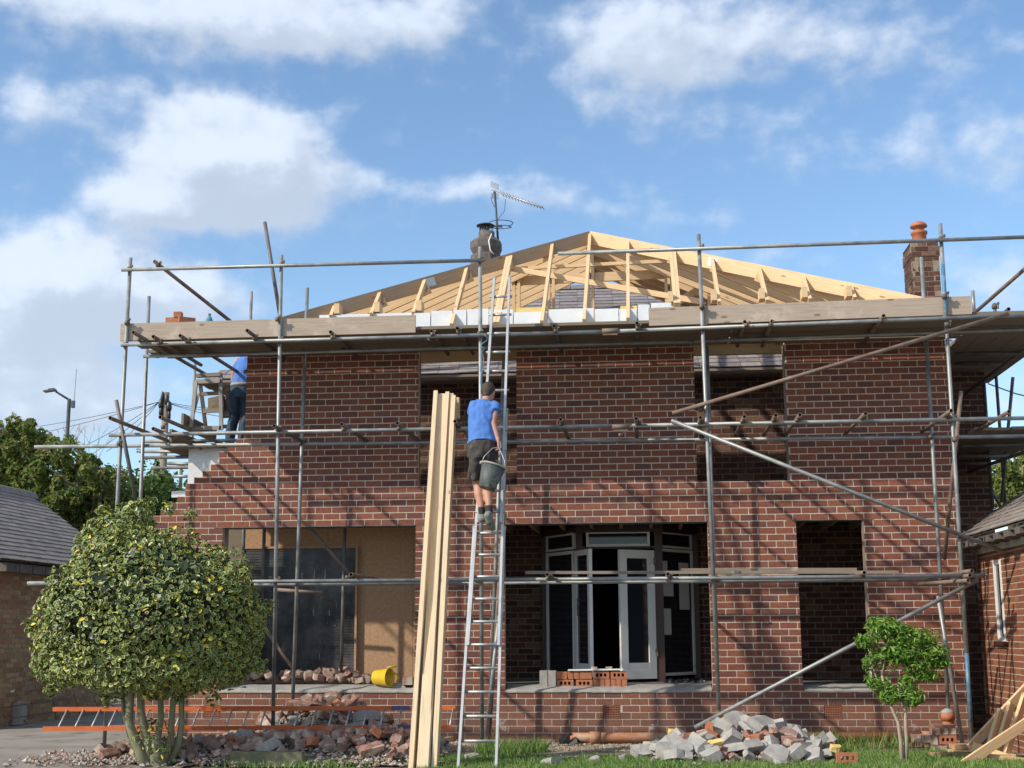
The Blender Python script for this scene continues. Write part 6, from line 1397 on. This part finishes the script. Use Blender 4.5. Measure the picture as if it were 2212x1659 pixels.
# the second worker on the left return lift
C2 = thing('person', P(512, 940, .75), 'person in blue top and dark jeans seen from behind on the left lift', 'person')
Y2 = .80; dz = 3.925; mb = MB()
p_h = P(522, 842, Y2); x0 = p_h.x; zh = p_h.z
limb(mb, [((x0, Y2, zh-.05), .11, .08), ((x0, Y2, zh+.03), .125, .09), ((x0+.02, Y2+.03, zh+.2), .12, .085), ((x0+.07, Y2+.10, zh+.40), .14, .09), ((x0+.09, Y2+.14, zh+.48), .12, .06)])
limb(mb, [((x0+.10, Y2+.15, zh+.5), .055, .055), ((x0+.12, Y2+.22, zh+.60), .05, .052)])
f2 = Vector((.25, .85, -.35)).normalized(); s2_ = f2.cross(Vector((0, 0, 1))).normalized(); u2_ = s2_.cross(f2); h2 = Vector((x0+.13, Y2+.27, zh+.68)); head(mb, h2, f2, u2_, s2_, .95)
limb(mb, [((x0-.10, Y2+.1, zh+.44), .05, .055), ((x0-.14, Y2+.10, zh+.30), .045, .05), ((x0-.17, Y2+.13, zh+.16), .038, .04), ((x0-.15, Y2+.24, zh+.10), .034, .034), ((x0-.10, Y2+.36, zh+.08), .025, .025)])
hand(mb, (x0-.10, Y2+.36, zh+.08), (.5, .8, 0), (.3, .3, -.8), (.7, -.5, 0), .95, 1)
limb(mb, [((x0+.24, Y2+.12, zh+.44), .05, .055), ((x0+.27, Y2+.16, zh+.28), .045, .05), ((x0+.24, Y2+.28, zh+.18), .036, .036), ((x0+.18, Y2+.40, zh+.18), .025, .025)])
hand(mb, (x0+.18, Y2+.40, zh+.18), (-.2, .9, .1), (0, .3, -.8), (.9, .2, 0), .95, -1)
for q in (-1, 1):
    limb(mb, [((x0+q*.08, Y2, zh-.05), .088, .10), ((x0+q*.09-.02, Y2+.06, (zh+dz)/2+.05), .062, .068), ((x0+q*.09-.04, Y2+.02, (zh+dz)/2-.06), .056, .062), ((x0+q*.09-.05, Y2-.05, dz+.12), .036, .04), ((x0+q*.09-.05, Y2-.06, dz+.05), .036, .036)])
    limb(mb, [((x0+q*.09-.05, Y2-.06, dz+.03), .036, .03), ((x0+q*.09-.05, Y2+.12, dz+.03), .036, .024)])
solidify(mb, 'body', M['skin'], C2, .0095, 3)
mb = MB(); limb(mb, [(h2+u2_*.10-f2*.02, .04, .05), (h2+u2_*.06-f2*.02, .08, .095), (h2+u2_*.01-f2*.035, .079, .08), (h2-u2_*.05-f2*.06, .05, .04)], s2_, 16); solidify(mb, 'hair', M['hair'], C2, .009, 2, (.003, 50))
mb = MB(); limb(mb, [((x0, Y2, zh+.05), .165, .13), ((x0+.02, Y2+.03, zh+.2), .152, .122), ((x0+.07, Y2+.10, zh+.40), .182, .13), ((x0+.09, Y2+.14, zh+.50), .15, .095)], cap=False)
limb(mb, [((x0-.07, Y2+.11, zh+.46), .055, .06), ((x0-.13, Y2+.10, zh+.31), .058, .064)], cap=False); limb(mb, [((x0+.21, Y2+.12, zh+.46), .055, .06), ((x0+.27, Y2+.15, zh+.31), .058, .064)], cap=False)
solidify(mb, 't_shirt', M['shirt'], C2, .011, 3, (.012, 9.))
mb = MB(); limb(mb, [((x0, Y2, zh+.07), .160, .125), ((x0, Y2, zh-.06), .168, .135), ((x0-.01, Y2, zh-.13), .160, .125)], cap=False)
for q in (-1, 1): limb(mb, [((x0+q*.08, Y2, zh-.05), .095, .112), ((x0+q*.09-.02, Y2+.06, (zh+dz)/2+.05), .080, .088), ((x0+q*.09-.04, Y2+.02, (zh+dz)/2-.06), .074, .082), ((x0+q*.09-.05, Y2-.05, dz+.06), .066, .075)], cap=False)
solidify(mb, 'jeans', M['jeans'], C2, .011, 3, (.013, 9.))
for q in (-1, 1): mb = MB(); limb(mb, [((x0+q*.09-.05, Y2-.10, dz+.045), .046, .04), ((x0+q*.09-.05, Y2+.02, dz+.045), .048, .042), ((x0+q*.09-.05, Y2+.15, dz+.04), .044, .032)]); solidify(mb, 'boot', M['boot'], C2, .010, 2)
mb = MB(); mb.lathe((x0, Y2, zh+.045), [(.158, 0), (.162, .0), (.162, .045), (.158, .045)], (0, 0, 1), 24)
for v in range(len(mb.v)): x, y, z = mb.v[v]; mb.v[v] = (x, Y2+(y-Y2)*.80, z)
mb.build('belt', M['membrane'], C2)

# paint-spattered step trestle with a plank on the left lift
def Z4(x, y, Y): return P((640+x/3.686)/1.736, (1300+y/3.686)/1.736, Y)
TS = thing('step_trestle', Z4(500, 1150, .6), 'paint-spattered wooden step trestle standing on the left lift beside the second worker', 'trestle')
def bar(nm, x0_, y0_, x1_, y1_, Ya, Yb, w=.05, h=.03, m='oldwood'): mb = MB(); mb.beam(Z4(x0_, y0_, Ya), Z4(x1_, y1_, Yb), w, h, (0, 1, 0)); mb.build(nm, M[m], TS)
bar('leg', 352, 480, 284, 1118, .45, .30, .05, .035, 'membrane'); bar('leg', 408, 510, 484, 1112, .55, .85); bar('leg', 690, 370, 700, 1150, .5, .5, .05, .04, 'membrane'); bar('leg', 770, 590, 868, 1150, .8, 1.1, .06); bar('brace', 392, 640, 296, 1010, .42, .36, .03, .02, 'membrane')
bar('rung', 430, 655, 690, 640, .6, .6, .05, .04); bar('rung', 455, 890, 700, 878, .72, .7, .06, .04); bar('rung', 300, 1130, 700, 1125, .5, .5, .06, .04, 'membrane'); bar('rung', 700, 1105, 850, 1100, .9, .9, .05, .04)
bar('top_rail', 350, 490, 690, 475, .48, .48, .06, .09, 'membrane'); bar('top_rail', 362, 405, 700, 385, .5, .5, .05, .08)
mb = MB(); a, b, c, d = Z4(440, 520, .5), Z4(690, 500, .5), Z4(830, 640, 1.3), Z4(600, 622, 1.3); mb.loft([[a, b, Z4(840, 700, 1.3), Z4(640, 640, 1.3)], [p+Vector((0, 0, .03)) for p in (a, b, Z4(840, 700, 1.3), Z4(640, 640, 1.3))]]); mb.build('platform', M['deck'], TS)
mb = MB(); mb.obox(Z4(640, 790, .9), (1, 0, .1), (0, 1, 0), (-.1, 0, 1), .11, .06, .10, .012); tag(mb.build('wood_block', M['deck']), 'brown wooden block hanging between the legs of the step trestle', 'block')
mb = MB(); c = Z4(800, 850, 1.0); mb.obox(c, (1, 0, 0), (0, 1, 0), (0, 0, 1), .09, .05, .13, .012); tag(mb.build('grey_block', M['block']), 'pale grey block stacked on the lift between the trestle and the second worker', 'block')
